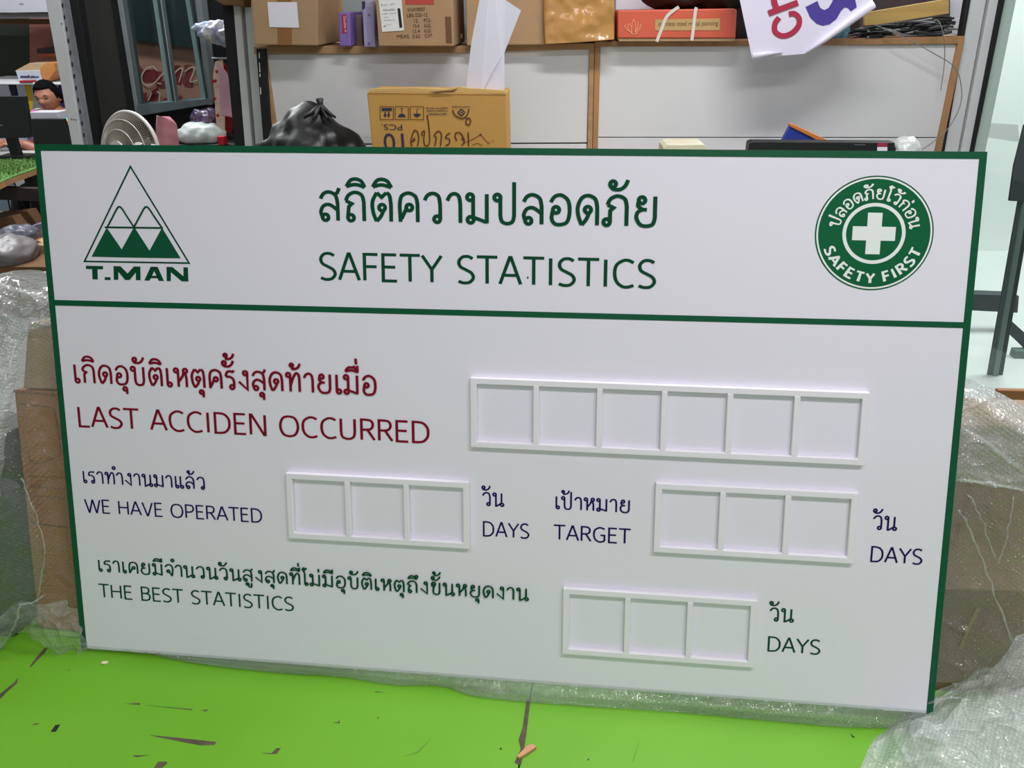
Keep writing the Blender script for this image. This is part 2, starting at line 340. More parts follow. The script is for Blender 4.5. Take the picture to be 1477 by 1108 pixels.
def plane_text(name, txt, p0, p1, hpx, pl, m, w=.13, parent=None, off=.0015, **k):
    "font text (plain latin capitals and figures) whose baseline runs p0 to p1 (pixels) on plane pl"
    A = pl.at(*p0); Bp = pl.at(*p1); X = (Bp-A); wid = X.length; X.normalize()
    Y = (pl.n.cross(X)); Y.normalize()
    mid = ((p0[0]+p1[0])/2, (p0[1]+p1[1])/2)
    c = bpy.data.curves.new(name, 'FONT'); c.body = txt; c.extrude = .0; c.resolution_u = 3
    o = bpy.data.objects.new(name, c); COL.objects.link(o)
    dg = bpy.context.evaluated_depsgraph_get(); me = bpy.data.meshes.new_from_object(o.evaluated_get(dg))
    bpy.data.objects.remove(o)
    xs = [v.co.x for v in me.vertices]; ys = [v.co.y for v in me.vertices]
    x0, x1 = min(xs), max(xs); hh = max(ys) if max(ys) > .3 else .7
    # height: hpx pixels measured perpendicular on screen
    nx, ny = p1[0]-p0[0], p1[1]-p0[1]; q = math.hypot(nx, ny); perp = (mid[0]+ny/q*hpx, mid[1]-nx/q*hpx)
    V = pl.at(*perp)-pl.at(*mid); H = V.length
    if Y.dot(V) < 0: Y = -Y
    towards = (C0-A).normalized(); nn = pl.n if pl.n.dot(towards) > 0 else -pl.n
    vs = [A+X*((v.co.x-x0)/(x1-x0)*wid)+Y*(v.co.y/hh*H)+nn*off for v in me.vertices]
    fs = [tuple(p.vertices) for p in me.polygons]
    return mesh(name, vs, fs, m, parent, **k)
def px_strokes(name, strokes, wpx, pl, m, parent=None, off=.002, **k):
    "drawn marks: strokes are pixel polylines on plane pl"
    nn = pl.n if pl.n.dot(C0-pl.o) > 0 else -pl.n
    sts = [('l', sm(p) if len(p) > 2 else p) for p in strokes]
    return strokes_mesh(name, sts, lambda x, y, i: pl.at(x, y)+nn*(off+i*2e-5), wpx, m, parent, **k)
def px_patch(name, px, pl, m, parent=None, off=.001, th=.0006, **k):
    nn = pl.n if pl.n.dot(C0-pl.o) > 0 else -pl.n
    b = MB(); b.prism([pl.at(*p)+nn*off for p in px], nn*th); return b.build(name, m, parent, **k)

# ---------------------------------------------------------------- palette
m_green = mat('sign_green', (0, 82, 52), .5, spec=.3)
m_green_t = mat('sign_green_text', (0, 70, 44), .7, spec=.15)
m_red_t = mat('sign_red', (124, 6, 36), .7, spec=.15)
m_navy_t = mat('sign_navy', (20, 18, 84), .7, spec=.15)
m_board = mat('white_plastic_sheet', (230, 228, 240), .42, spec=.35)
m_acr = mat('white_acrylic', (234, 231, 240), .4, spec=.3)
m_table = mat('green_vinyl', (106, 168, 42), .45, .06, 2.5, .03, 160, c2=(98, 160, 36), spec=.3)
m_peel = mat('bared_tabletop', (92, 84, 66), .8, .4, 60)
m_dark = mat('black_plastic', (18, 20, 24), .5)
m_kraft = mat('kraft_cardboard', (176, 144, 108), .85, .1, 8, .15, 90)
m_kraft2 = mat('brown_cardboard', (176, 144, 108), .85, .14, 5, .15, 80)
m_kraft3 = mat('golden_cardboard', (190, 144, 74), .8, .1, 5, .12, 70)
m_kraft_d = mat('dark_cardboard', (110, 78, 50), .85, .15, 6)
m_tape = mat('parcel_tape', (140, 98, 58), .3)
m_wood = mat('pale_wood', (178, 140, 98), .6, .22, 3, .1, 40, stretch=(1, 1, 12))
m_woodh = mat('orange_wood', (170, 128, 86), .6, .25, 3, .1, 40, stretch=(8, 1, 1))
m_wpanel = mat('white_laminate', (213, 214, 215), .45, .03, 3)
m_white = mat('white_enamel', (218, 220, 224), .4, .04, 20)
m_whitepaper = mat('white_paper', (226, 224, 236), .7, .03, 4)
m_alu = mat('aluminium', (170, 180, 184), .42, .12, 30, metal=.55)
m_alu_d = mat('dark_aluminium', (62, 78, 80), .4, .15, 20, metal=.3)
m_black = mat('matt_black', (10, 11, 15), .7)
m_ink = mat('ink', (28, 26, 34), .8)
m_floor = mat('grey_floor', (120, 118, 114), .6, .15, 2)
m_wall = mat('painted_wall', (196, 198, 196), .8, .05, 1.5)
m_walldark = mat('dark_panel', (52, 52, 50), .7, .12, 2)
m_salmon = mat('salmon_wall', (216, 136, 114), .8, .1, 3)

# ---------------------------------------------------------------- room shell
def struct(name, m, boxes, bevel=0):
    b = MB()
    for c, sz in boxes:
        b.box(C0*0+Vector((C0.x, C0.y, 0))+RX*c[0]+RN*c[1]+Z*c[2], sz, RX, RN)
    return b.build(name, m, kind='structure')
struct('floor', m_floor, [((-.55, 2, -.05), (10.3, 10.2, .1))])
struct('ceiling', m_wall, [((-.55, 2, CEIL+.05), (10.3, 10.2, .1))])
struct('wall_back', mat('olive_wall', (48, 52, 40), .8, .15, 1), [((-.55, 7.05, 1.5), (10.3, .1, 3))])
struct('wall_front', m_wall, [((-.55, -3.05, 1.5), (10.3, .1, 3))])
struct('wall_left', m_wall, [((-5.65, 2, 1.5), (.1, 10, 3))])
struct('wall_right', mat('white_green_wall', (234, 240, 238), .8), [((4.55, 2, 1.5), (.1, 10, 3))])

# ---------------------------------------------------------------- safety sign board
board = MB()
T = .004
board.prism([B(0, 0, 0), B(BW, 0, 0), B(BW, BH, 0), B(0, BH, 0)], -BN*T)
board = board.build('safety_statistics_board', m_board, bevel=.0008,
    label='large white safety statistics board with green border leaning over the green table', cat='sign board')
bw = .0105
bb = MB()
for (a, b_, c, d_) in ((0, BH-bw, BW, BH), (0, 0, bw, BH-bw), (BW-bw, 0, BW, BH-bw)):
    bb.prism([B(a, b_, .0002), B(c, b_, .0002), B(c, d_, .0002), B(a, d_, .0002)], BN*.0005)
bb.build('green_border', m_green, board, label='flat dark green border along top and sides')
bb = MB(); bb.prism([B(bw, .6395, .0002), B(BW-bw, .6468, .0002), B(BW-bw, .6558, .0002), B(bw, .6490, .0002)], BN*.0005)
bb.build('green_divider', m_green, board, label='thin green line under the heading')
board_line('thai_heading', 'สถิติความปลอดภัย', .482, .7925, 1.030, .0455, m_green_t, .12, label='large green Thai heading')
board_line('english_heading', 'SAFETY STATISTICS', .479, .6965, 1.028, .0425, m_green_t, .11, label='green heading SAFETY STATISTICS')
board_line('thai_caption', 'เกิดอุบัติเหตุครั้งสุดท้ายเมื่อ', .0307, .5050, .5755, .0320, m_red_t, .125, label='dark red Thai caption')
board_line('english_caption', 'LAST ACCIDEN OCCURRED', .031, .4262, .6630, .0350, m_red_t, .11, label='dark red caption LAST ACCIDEN OCCURRED')
board_line('thai_caption', 'เราทำงานมาแล้ว', .031, .3225, .2630, .0215, m_navy_t, .115, label='navy Thai caption in the left column')
board_line('english_caption', 'WE HAVE OPERATED', .031, .2675, .3630, .0240, m_navy_t, .105, label='navy caption WE HAVE OPERATED')
board_line('thai_caption', 'เราเคยมีจำนวนวันสูงสุดที่ไม่มีอุบัติเหตุถึงขั้นหยุดงาน', .0450, .1555, .8300, .0215, m_green_t, .12, label='long green Thai caption in the lowest row')
board_line('english_caption', 'THE BEST STATISTICS', .0435, .1050, .4125, .0250, m_green_t, .105, label='green caption THE BEST STATISTICS')
for (u1, v1, u2, u3, v3, u4, mm, col) in ((.7482, .3210, .7870, .7479, .2666, .8300, m_navy_t, 'navy'), (1.3800, .3167, 1.4190, 1.3794, .2616, 1.4625, m_navy_t, 'navy'), (1.2277, .1470, 1.2690, 1.2265, .0926, 1.3150, m_green_t, 'green')):
    board_line('thai_day_word', 'วัน', u1, v1, u2, .0225, mm, .12, label=col+' Thai word for days')
    board_line('english_day_word', 'DAYS', u3, v3, u4, .0250, mm, .11, label=col+' word DAYS')
board_line('thai_target_word', 'เป้าหมาย', .8700, .3220, .9980, .0215, m_navy_t, .12, label='navy Thai word for target')
board_line('english_target_word', 'TARGET', .8692, .2678, .9985, .0250, m_navy_t, .11, label='navy word TARGET')
sp = MB(); sp.prism([B(.824+.004*math.cos(t*PI/4)*.4, .7075+.004*math.sin(t*PI/4)*.4, .0003) for t in range(8)], BN*.0004)
sp.build('dirt_speck', m_ink, board)
# digit frames
def digit_frame(uA, vA, uB, vB, n, lab):
    th = .0082; rw = .0108; dw = .0095
    e = MB()
    def bar(a, b_, c, d_, mb): mb.prism([B(a, b_, 0.0002), B(c, b_, 0.0002), B(c, d_, 0.0002), B(a, d_, 0.0002)], BN*th)
    # outer frame with mitred ring
    o = [(uA, vA), (uB, vA), (uB, vB), (uA, vB)]; i_ = [(uA+rw, vA+rw), (uB-rw, vA+rw), (uB-rw, vB-rw), (uA+rw, vB-rw)]
    vs = [B(*p, .0002) for p in o]+[B(*p, .0002) for p in i_]+[B(*p, th) for p in o]+[B(*p, th) for p in i_]
    fs = []
    for k in range(4):
        j = (k+1) % 4
        fs += [(k, j, 8+j, 8+k), (4+j, 4+k, 12+k, 12+j), (8+k, 8+j, 12+j, 12+k), (j, k, 4+k, 4+j)]
    e.add(vs, fs)
    fr = e.build('digit_frame', m_acr, board, bevel=.0013, label=lab)
    pitch = (uB-uA-rw)/n
    for k in range(1, n):
        x = uA+rw/2+pitch*k
        q = MB(); bar(x-dw/2, vA+rw-.001, x+dw/2, vB-rw+.001, q); q.build('divider', m_acr, fr, bevel=.0013)
digit_frame(.7315, .4242, 1.3585, .5425, 6, 'white frame of six empty digit slots')
digit_frame(.4110, .2447, .7285, .3632, 3, 'white frame of three empty slots before the first navy DAYS')
digit_frame(1.0355, .2590, 1.3535, .3787, 3, 'white frame of three empty slots after TARGET')
digit_frame(.8874, .0645, 1.2072, .1852, 3, 'white frame of three empty slots in the lowest row')
# triangle logo
def uvp(px, py):
    p = BPL(0).at(px, py)-BO; return (p.dot(BX), p.dot(BU))
def lg(x, y): return uvp(100+x/5.54, 220+y/5.54)
wl = .0029
def line_uv(name, P, closed, w, lab=None, lift=.0004):
    P = [p for p in P]
    L_, R_ = ribbon(P, w, closed); n = len(P); b = MB()
    b.add([B(p.x, p.y, lift) for p in L_]+[B(p.x, p.y, lift) for p in R_], [(j, n+j, n+(j+1) % n, (j+1) % n) for j in range(n if closed else n-1)])
    return b.build(name, m_green_t, board, label=lab)
line_uv('logo_triangle', [lg(489, 112), lg(122, 870), lg(958, 884)], True, wl, 'thin green triangle outline of the logo')
fb = MB()
for tri in ([(180, 832), (300, 600), (420, 775), (420, 838)], [(420, 775), (519, 595), (642, 785), (642, 842), (420, 838)], [(642, 785), (742, 602), (890, 845), (642, 842)]):
    fb.prism([B(*lg(*p), .0002) for p in tri], BN*.0004)
fb.build('logo_peaks', m_green, board, label='solid green zigzag peaks of the logo')
line_uv('logo_bar', [lg(285, 597), lg(750, 603)], False, wl, None, .0008)
line_uv('logo_arch', sm([lg(305, 597), lg(345, 522), lg(382, 450), lg(402, 434), lg(424, 450), lg(470, 522), lg(519, 595)]), False, wl, None, .0009)
line_uv('logo_arch', sm([lg(522, 590), lg(560, 520), lg(598, 450), lg(618, 435), lg(640, 450), lg(690, 525), lg(742, 600)]), False, wl, None, .001)
tm = MB()
def tp(*pts): tm.prism([B(*lg(*p), .0002) for p in pts], BN*.0005)
tp((135, 905), (270, 908), (270, 933), (135, 930)); tp((185, 931), (226, 932), (228, 1014), (187, 1012))
tp((285, 996), (330, 997), (330, 1019), (285, 1018))
tp((355, 908), (392, 909), (392, 1017), (358, 1016)); tp((391, 909), (410, 909), (467, 968), (467, 1018), (448, 1018), (391, 950))
tp((466, 968), (518, 911), (535, 911), (535, 955), (484, 1018), (466, 1018)); tp((534, 911), (568, 912), (570, 1020), (534, 1019))
tp((652, 913), (690, 913), (690, 925), (642, 1023), (602, 1022)); tp((678, 913), (706, 914), (757, 1026), (716, 1025), (678, 940)); tp((650, 985), (712, 986), (720, 1004), (642, 1003))
tp((778, 914), (812, 915), (812, 1027), (780, 1026)); tp((812, 915), (824, 915), (914, 990), (914, 1029), (900, 1029), (812, 955)); tp((914, 917), (948, 918), (952, 1030), (914, 1029))
tm.build('logo_lettering', m_green_t, board, label='wide green letters T.MAN')
# round badge
bc = (1.3487, .7872); BR = .0862
def disc(name, r0_, r1_, m, lift, **k):
    b = MB(); n = 64
    if r0_ == 0:
        b.add([B(bc[0], bc[1], lift)]+[B(bc[0]+r1_*math.cos(2*PI*j/n), bc[1]+r1_*math.sin(2*PI*j/n), lift) for j in range(n)], [(0, 1+j, 1+(j+1) % n) for j in range(n)])
    else:
        b.add([B(bc[0]+r*math.cos(2*PI*j/n), bc[1]+r*math.sin(2*PI*j/n), lift) for r in (r0_, r1_) for j in range(n)], [(j, (j+1) % n, n+(j+1) % n, n+j) for j in range(n)])
    return b.build(name, m, badge, **k)
m_wt = mat('sign_white', (232, 238, 236), .5)
badge = MB(); badge.add([B(bc[0], bc[1], .0004)]+[B(bc[0]+BR*math.cos(2*PI*j/64), bc[1]+BR*math.sin(2*PI*j/64), .0004) for j in range(64)], [(0, 1+j, 1+(j+1) % 64) for j in range(64)])
badge = badge.build('safety_first_badge', mat('badge_green', (0, 94, 56), .6, spec=.2), board, label='round green SAFETY FIRST badge with white cross')
disc('outer_ring', BR*.945, BR*.975, m_wt, .0007)
disc('inner_ring', BR*.470, BR*.532, m_wt, .0007)
cb = MB(); h_, w_ = BR*.362, BR*.122
rot = -.0
for pts in ([(-h_, -w_), (h_, -w_), (h_, w_), (-h_, w_)], [(-w_, w_), (w_, w_), (w_, h_), (-w_, h_)], [(-w_, -h_), (w_, -h_), (w_, -w_), (-w_, -w_)]):
    cb.prism([B(bc[0]+x, bc[1]+y, .0005) for x, y in pts], BN*.0003)
cb.build('white_cross', m_wt, badge)
def arc_text(name, txt, r, h, a0, a1, w, inside=False, sp=.055, **k):
    sts, wd = layout(txt, sp)
    def tr(x, y, i):
        a = a0+(a1-a0)*x/wd
        rr = r+y*h if not inside else r-y*h
        return B(bc[0]+rr*math.cos(a), bc[1]+rr*math.sin(a), .0008+i*1.5e-5)
    # subdivide strokes so they follow the arc
    o = []
    for st in sts:
        if st[0] == 'c': o.append(st); continue
        P = st[1]; Q = [P[0]]
        for a, b_ in zip(P, P[1:]):
            n = max(1, int(abs(b_[0]-a[0])/.25)+1)
            Q += [(a[0]+(b_[0]-a[0])*q/n, a[1]+(b_[1]-a[1])*q/n) for q in range(1, n+1)]
        o.append(('l', Q))
    return strokes_mesh(name, o, tr, w, m_wt, badge, **k)
R_ = math.radians
arc_text('badge_thai_text', 'ปลอดภัยไว้ก่อน', BR*.60, BR*.17, R_(171), R_(8), .14, sp=.08)
arc_text('badge_english_text', 'SAFETY FIRST', BR*.87, BR*.165, R_(197), R_(343), .21, inside=True, sp=.17)

# ---------------------------------------------------------------- green work table
table = empty('work_table', (0.8, -.2, 0), label='long worktable with scuffed bright green top under the board', cat='table')
tpl = HZ(TZ)
seam0 = tpl.at(768, 985); seam1 = tpl.at(748, 1108)
sd = (seam1-seam0)
def seam_x(y): return seam0.x+sd.x*(y-seam0.y)/sd.y
yb, yf = .62, -.62
for xa, xb, nm in ((None, -1.05, 'l'), (2.2, None, 'r')):
    b = MB()
    g = .0012
    if nm == 'l': P = [(seam_x(yf)-g, yf), (seam_x(yb)-g, yb), (xb, yb), (xb, yf)]
    else: P = [(seam_x(yf)+g, yf), (seam_x(yb)+g, yb), (xa, yb), (xa, yf)]
    b.prism([(x, y, TZ-.028) for x, y in P], (0, 0, .028)); b.build('table_top', m_table, table, bevel=.001)
b = MB(); b.box((.57, -.56, TZ-.07), (3.1, .03, .08)); b.build('apron', m_kraft_d, table)
for x in (-.9, 2.1):
    for y in (-.5, .5):
        b = MB(); b.box((x, y, (TZ-.028)/2), (.06, .06, TZ-.028)); b.build('leg', m_dark, table)
def scuff(px, m=m_peel, name='scuff_mark', th=.0003):
    b = MB(); b.prism([tpl.at(*p)+Z*.0002 for p in px], Z*th); return b.build(name, m, table)
k7 = lambda x, y: (x/2.954, 900+y/2.954)
k2 = lambda x, y: (500+x/2.954, 900+y/2.954)
scuff([k7(128, 180), k7(150, 150), k7(190, 104), k7(203, 103), k7(190, 125), k7(150, 165), k7(130, 187)])
scuff([k7(0, 300), k7(60, 250), k7(78, 230), k7(72, 255), k7(30, 290), k7(0, 322)])
scuff([k7(535, 340), k7(597, 338), k7(597, 346)])
scuff([k7(620, 347), k7(820, 364), k7(820, 368)])
scuff([k7(858, 368), k7(888, 365), k7(878, 375)])
scuff([k7(216, 460), k7(236, 432), k7(257, 430), k7(238, 460)], m_ink)
scuff([k7(136, 432), k7(150, 424), k7(172, 426), k7(150, 430)])
scuff([k7(636, 475), k7(750, 485), k7(922, 504), k7(915, 516), k7(855, 518), k7(790, 506)])
scuff([k7(566, 562), k7(636, 560), k7(580, 568)])
scuff([k7(1115, 550), k7(1157, 552), k7(1178, 530), k7(1196, 530), k7(1180, 554), k7(1150, 555)])
scuff([k7(1418, 422), k7(1440, 420), k7(1446, 410), k7(1448, 424)])
scuff([k7(655, 614), k7(675, 588), k7(712, 588), k7(710, 598), k7(690, 614)])
scuff([k7(286, 200), k7(300, 192), k7(296, 198)])
scuff([k2(766, 325), k2(783, 322), k2(765, 480), k2(752, 560), k2(742, 605), k2(715, 592), k2(742, 535), k2(732, 495), k2(750, 440)])
scuff([(1226, 1058), (1233, 1064), (1230, 1064.5)], m_ink)
scuff([k2(120, 288), k2(160, 292), k2(125, 292)])
scuff([k2(130, 398), k2(138, 400), k2(132, 404)], m_ink)
scuff([k2(652, 530), k2(662, 530), k2(656, 540)], m_ink)
scuff([k2(1026, 576), k2(1034, 576), k2(1030, 584)], m_ink)
scuff([k2(248, 564), k2(300, 546), k2(360, 488), k2(305, 548)], mat('scratch', (80, 140, 40), .7))
scuff([k2(1218, 584), k2(1250, 488), k2(1222, 584)], mat('scratch', (80, 140, 40), .7))
# wood chip and paint flake lying on the table
pl0 = HZ(TZ+.0004)
b = MB(); b.prism([pl0.at(*k2(x, y)) for x, y in ((726, 572), (768, 528), (790, 520), (810, 532), (770, 560), (734, 580))], Z*.006)
b.build('wood_chip', mat('chip_wood', (205, 150, 112), .7, .15, 40), bevel=.001, label='small tan wood splinter lying on the tabletop seam', cat='wood chip')
b = MB(); b.prism([pl0.at(*k7(x, y)) for x, y in ((430, 172), (438, 164), (460, 162), (464, 168), (446, 175))], Z*.003)
b.build('paint_flake', mat('cream_flake', (216, 214, 170), .7), bevel=.0006, label='tiny cream flake lying on green table below the left corner', cat='flake')

# ---------------------------------------------------------------- cartons behind the board
def fold_lines(*a): pass
def leaning_carton(name, uA, uB, vB, w0, dep, m, lab):
    # stands on the table: the bottom edge drops to the tabletop
    def dn(u, w):
        p = B(u, 0, w); t = (TZ+.002-p.z)/BU.z; return p+BU*t
    e = empty(name, dn((uA+uB)/2, w0-dep/2), label=lab, cat='cardboard box')
    b = MB(); b.prism([dn(uA, w0), dn(uB, w0), B(uB, vB, w0), B(uA, vB, w0)], -BN*dep)
    b.build('box_body', m, e, bevel=.003); return e, dn
m_dullk = mat('dull_cardboard', (176, 150, 118), .85, .12, 6, .1, 80)
m_ruddy = mat('ruddy_cardboard', (164, 110, 66), .85, .14, 6, .1, 80)
ctl, dn = leaning_carton('leaning_carton', -.118, .55, .475, -.036, .16, m_ruddy, 'ruddy cardboard carton behind the lower left of the board')
up_c, _ = None, None
e2 = empty('upper_carton', B(.2, .48, -.12), label='dull cardboard box stacked above the ruddy carton at left', cat='cardboard box')
b = MB(); b.prism([B(-.100, .478, -.036), B(.5, .478, -.036), B(.5, .60, -.036), B(-.078, .60, -.036)], -BN*.15); b.build('box_body', m_dullk, e2, bevel=.003)
P36 = BPL(-.036)
px_strokes('printed_line', [[(28, 582), (40, 584), (60, 586), (78, 589)], [(78, 589), (80, 597), (84, 620), (88, 655)]], 1.3, P36, m_kraft_d, ctl, off=.0006)
px_strokes('printed_line', [[(42, 652), (44, 664), (58, 668), (88, 656)]], 1.3, P36, m_kraft_d, ctl, off=.0006)
def scrib(x0, y0, x1, y1, n, h):
    out = []
    for i in range(n):
        t = i/(n-1); x = x0+(x1-x0)*t; y = y0+(y1-y0)*t
        out.append([(x, y), (x+(x1-x0)/n*.5, y-h+random.uniform(0, h*.6))])
    return out
px_strokes('printed_text', scrib(20, 566, 80, 572, 16, 5), 1.6, P36, m_kraft_d, ctl, off=.0007)
px_strokes('printed_text', scrib(44, 688, 92, 690, 14, 4)+scrib(46, 703, 94, 707, 14, 4)+scrib(50, 716, 96, 720, 12, 4), 1.2, P36, m_kraft_d, ctl, off=.0007)
px_strokes('box_seam', [[(44, 752), (60, 756), (98, 761)]], 2.0, P36, m_kraft_d, ctl, off=.0008)
m_rk = mat('grey_brown_cardboard', (150, 126, 104), .85, .12, 6, .1, 80)  # grey brown is the carton's own colour
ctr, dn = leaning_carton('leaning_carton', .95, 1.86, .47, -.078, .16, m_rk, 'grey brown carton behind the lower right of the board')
b = MB(); b.prism([dn(1.50, -.0765), dn(1.86, -.0765), B(1.86, .19, -.0765), B(1.50, .175, -.0765)], -BN*.001); b.build('box_flap', mat('darker_flap', (116, 98, 72), .85, .15, 8), ctr)
px_strokes('yellow_strap', [[(1410, 876), (1396, 905), (1384, 935)]], 5, BPL(-.076), mat('dull_yellow', (128, 116, 52), .8), ctr, off=.003)
e3 = slab('wooden_crate_edge', [(1440, 563), (1520, 565), (1520, 640), (1420, 640)], D(1.42), .012, mat('ruddy_wood', (150, 100, 62), .6, .2, 4), label='orange brown wooden ledge behind the bubble wrap at right', cat='crate')

b = MB()
def dnz(u, w):
    p = B(u, 0, w); t = (TZ+.002-p.z)/BU.z; return p+BU*t
b.prism([dnz(-.62, -.012), dnz(-.145, -.012), B(-.128, .40, -.012), B(-.62, .40, -.012)], -BN*.12)
b.build('added_dark_box', mat('dark_green_plastic', (34, 46, 40), .6), bevel=.006, label='dark green box added under the bubble wrap at the left edge', cat='crate')  # box added to darken what shows through the left wrap
# ---------------------------------------------------------------- bubble wrap
wm = wrap_mat('bubble_wrap', .22)
wm2 = wrap_mat('bubble_wrap_thick', .34, crink=1.0, fmax=.7, f0=.11)
wmf = wrap_mat('polythene_fold', .2, pitch=.02, bubbles=0, crink=.5)
wm3 = wrap_mat('bubble_wrap_thin', .09, crink=.8, fmax=.45, f0=.09)
def crease(p, f, seed=0):
    "thin sharp fold lines, 0..1"
    q = p*f+Vector((seed*3.1, seed, seed*.3)); q = q+Vector((noise.noise(q*.6), noise.noise(q*.6+Vector((7, 1, 2))), 0))*.9
    return max(0, 1-abs(noise.noise(q))*4.5)**2
def px_sheet(name, rows, wfun, nu, nv, m, amp=.006, f=14, seed=1, parent=None, ca=0.0, **k):
    "rows: list of pixel rows from top to bottom; each point (px, py, w) lies on the plane w in front of the board plane"
    kw = .42 if parent is not None and parent.name == 'bubble_wrap_sheet' else 1.0
    RW = [[BPL(p[2]*kw if p[2] > 0 else p[2]).at(p[0], p[1]) for p in r] for r in rows]
    def fn(a, t):
        col = [cr(r, a) for r in RW]; p = cr(col, t)
        q = p+BN*(fold(p, amp, f, seed)+fold(p, amp*.5, f*2.7, seed+4)+ca*(ridge(Vector((p.x, p.y, p.z)), f*.8, seed+9)-.6)+(.0035+ca*.5)*crease(p, 13, seed)+(.0016+ca*.35)*crease(p, 34, seed+5)*max(0, .3+noise.noise(p*6+Vector((seed, 2, 2)))*1.6))
        return q, (p-BO).dot(BX), (p-BO).dot(BU)
    def fn2(a, t):
        q, u, v = fn(a, t); return q, (u, v)
    return grid(name, fn2, int(nu*2.6), int(nv*1.7), m, parent, **k)
wrapL = empty('bubble_wrap_sheet', B(-.15, 0, .02), label='clear bubble wrap draped over the cartons left of the board', cat='bubble wrap')
# main hanging sheet (behind board level near the board, bulging at far left)
px_sheet('hanging_sheet', [
    [(-60, 392, .03), (-20, 396, .02), (20, 396, -.005), (60, 398, -.03), (100, 402, -.05), (140, 410, -.06)],
    [(-60, 470, .06), (-20, 470, .05), (15, 470, .012), (60, 468, -.022), (100, 468, -.028), (150, 470, -.03)],
    [(-60, 560, .08), (-20, 560, .06), (10, 560, .02), (60, 560, -.022), (100, 560, -.026), (160, 560, -.028)],
    [(-60, 680, .10), (-10, 680, .07), (30, 690, .03), (70, 690, -.022), (110, 690, -.026), (170, 690, -.028)],
    [(-60, 800, .10), (0, 800, .06), (40, 800, .02), (80, 800, -.022), (115, 800, -.026), (170, 800, -.028)],
    [(-60, 905, .05), (0, 900, .03), (40, 896, .01), (80, 890, -.022), (115, 880, -.026), (170, 880, -.028)]], None, 60, 120, wm3, .003, 16, 3, wrapL)
# wadded top
px_sheet('folded_top', [
    [(-60, 396, -.06), (-10, 396, -.07), (25, 390, -.08), (60, 391, -.10), (90, 400, -.10)],
    [(-60, 410, .03), (-10, 412, .025), (25, 410, .0), (62, 420, -.03), (95, 430, -.03)],
    [(-60, 470, .06), (-10, 462, .05), (20, 455, .01), (62, 455, -.018), (95, 448, -.024)],
    [(-60, 560, .08), (-15, 540, .06), (12, 520, .03), (45, 478, -.014), (95, 466, -.024)]], None, 60, 70, wm2, .005, 26, 8, wrapL, ca=.006)
px_sheet('outer_fold', [
    [(-60, 440, .06), (-20, 445, .05), (10, 452, .035), (40, 466, .01)],
    [(-60, 560, .09), (-20, 540, .07), (4, 530, .05), (26, 520, .02)],
    [(-60, 680, .11), (-30, 660, .09), (-5, 640, .07), (12, 600, .03)],
    [(-60, 800, .12), (-40, 790, .10), (-20, 780, .08), (-4, 760, .05)]], None, 40, 80, wm2, .004, 24, 12, wrapL, ca=.004)
px_sheet('side_flap', [
    [(-60, 690, .11), (-10, 682, .09), (14, 690, .06), (30, 700, .045)],
    [(-60, 760, .12), (0, 760, .09), (36, 760, .06), (56, 762, .035)],
    [(-60, 840, .11), (0, 840, .09), (40, 840, .06), (62, 842, .035)],
    [(-60, 930, .07), (0, 905, .05), (30, 878, .03), (50, 868, .02)]], None, 40, 60, wrap_mat('bubble_wrap_flap', .05, fmax=.12, f0=.03), .004, 20, 15, wrapL)
px_sheet('gathered_tail', [
    [(-60, 930, .05), (-10, 900, .045), (26, 868, .03), (60, 872, .02), (95, 868, -.004), (116, 888, -.004)],
    [(-60, 970, .03), (-10, 930, .035), (20, 905, .03), (55, 902, .03), (92, 905, .02), (124, 922, .006)],
    [(-60, 1000, .02), (-5, 955, .012), (22, 915, .01), (48, 922, .02), (92, 946, .012), (126, 938, .004)]], None, 70, 30, wm, .004, 45, 21, wrapL, ca=.006)
# right side
wrapR = empty('bubble_wrap_sheet', B(1.62, 0, .02), label='clear bubble wrap draped over the carton right of the board', cat='bubble wrap')
px_sheet('hanging_sheet', [
    [(1330, 545, -.05), (1396, 548, -.04), (1440, 572, -.02), (1500, 605, .0), (1570, 640, .02)],
    [(1330, 640, -.03), (1390, 640, -.024), (1440, 650, -.01), (1500, 665, .015), (1570, 690, .03)],
    [(1330, 740, -.03), (1380, 740, -.024), (1440, 745, -.005), (1500, 755, .02), (1570, 770, .04)],
    [(1310, 850, -.03), (1368, 850, -.026), (1430, 850, -.01), (1500, 855, .02), (1570, 860, .04)],
    [(1300, 985, -.03), (1350, 985, -.026), (1420, 985, .0), (1500, 985, .03), (1570, 985, .05)]], None, 60, 120, wm3, .004, 14, 31, wrapR, ca=.003)
px_sheet('folded_top', [
    [(1330, 545, -.12), (1392, 545, -.12), (1440, 566, -.11), (1500, 598, -.10), (1570, 635, -.10)],
    [(1330, 560, -.03), (1394, 562, -.025), (1440, 592, -.0), (1500, 625, .02), (1570, 660, .03)],
    [(1330, 600, -.022), (1392, 600, -.018), (1440, 634, .0), (1500, 665, .025), (1570, 700, .04)],
    [(1330, 650, -.022), (1388, 660, -.018), (1440, 668, .0), (1500, 685, .025), (1570, 720, .04)],
    [(1330, 700, -.022), (1384, 696, -.018), (1440, 702, .0), (1500, 712, .025), (1570, 730, .04)]], None, 60, 80, wm2, .004, 22, 35, wrapR, ca=.004)
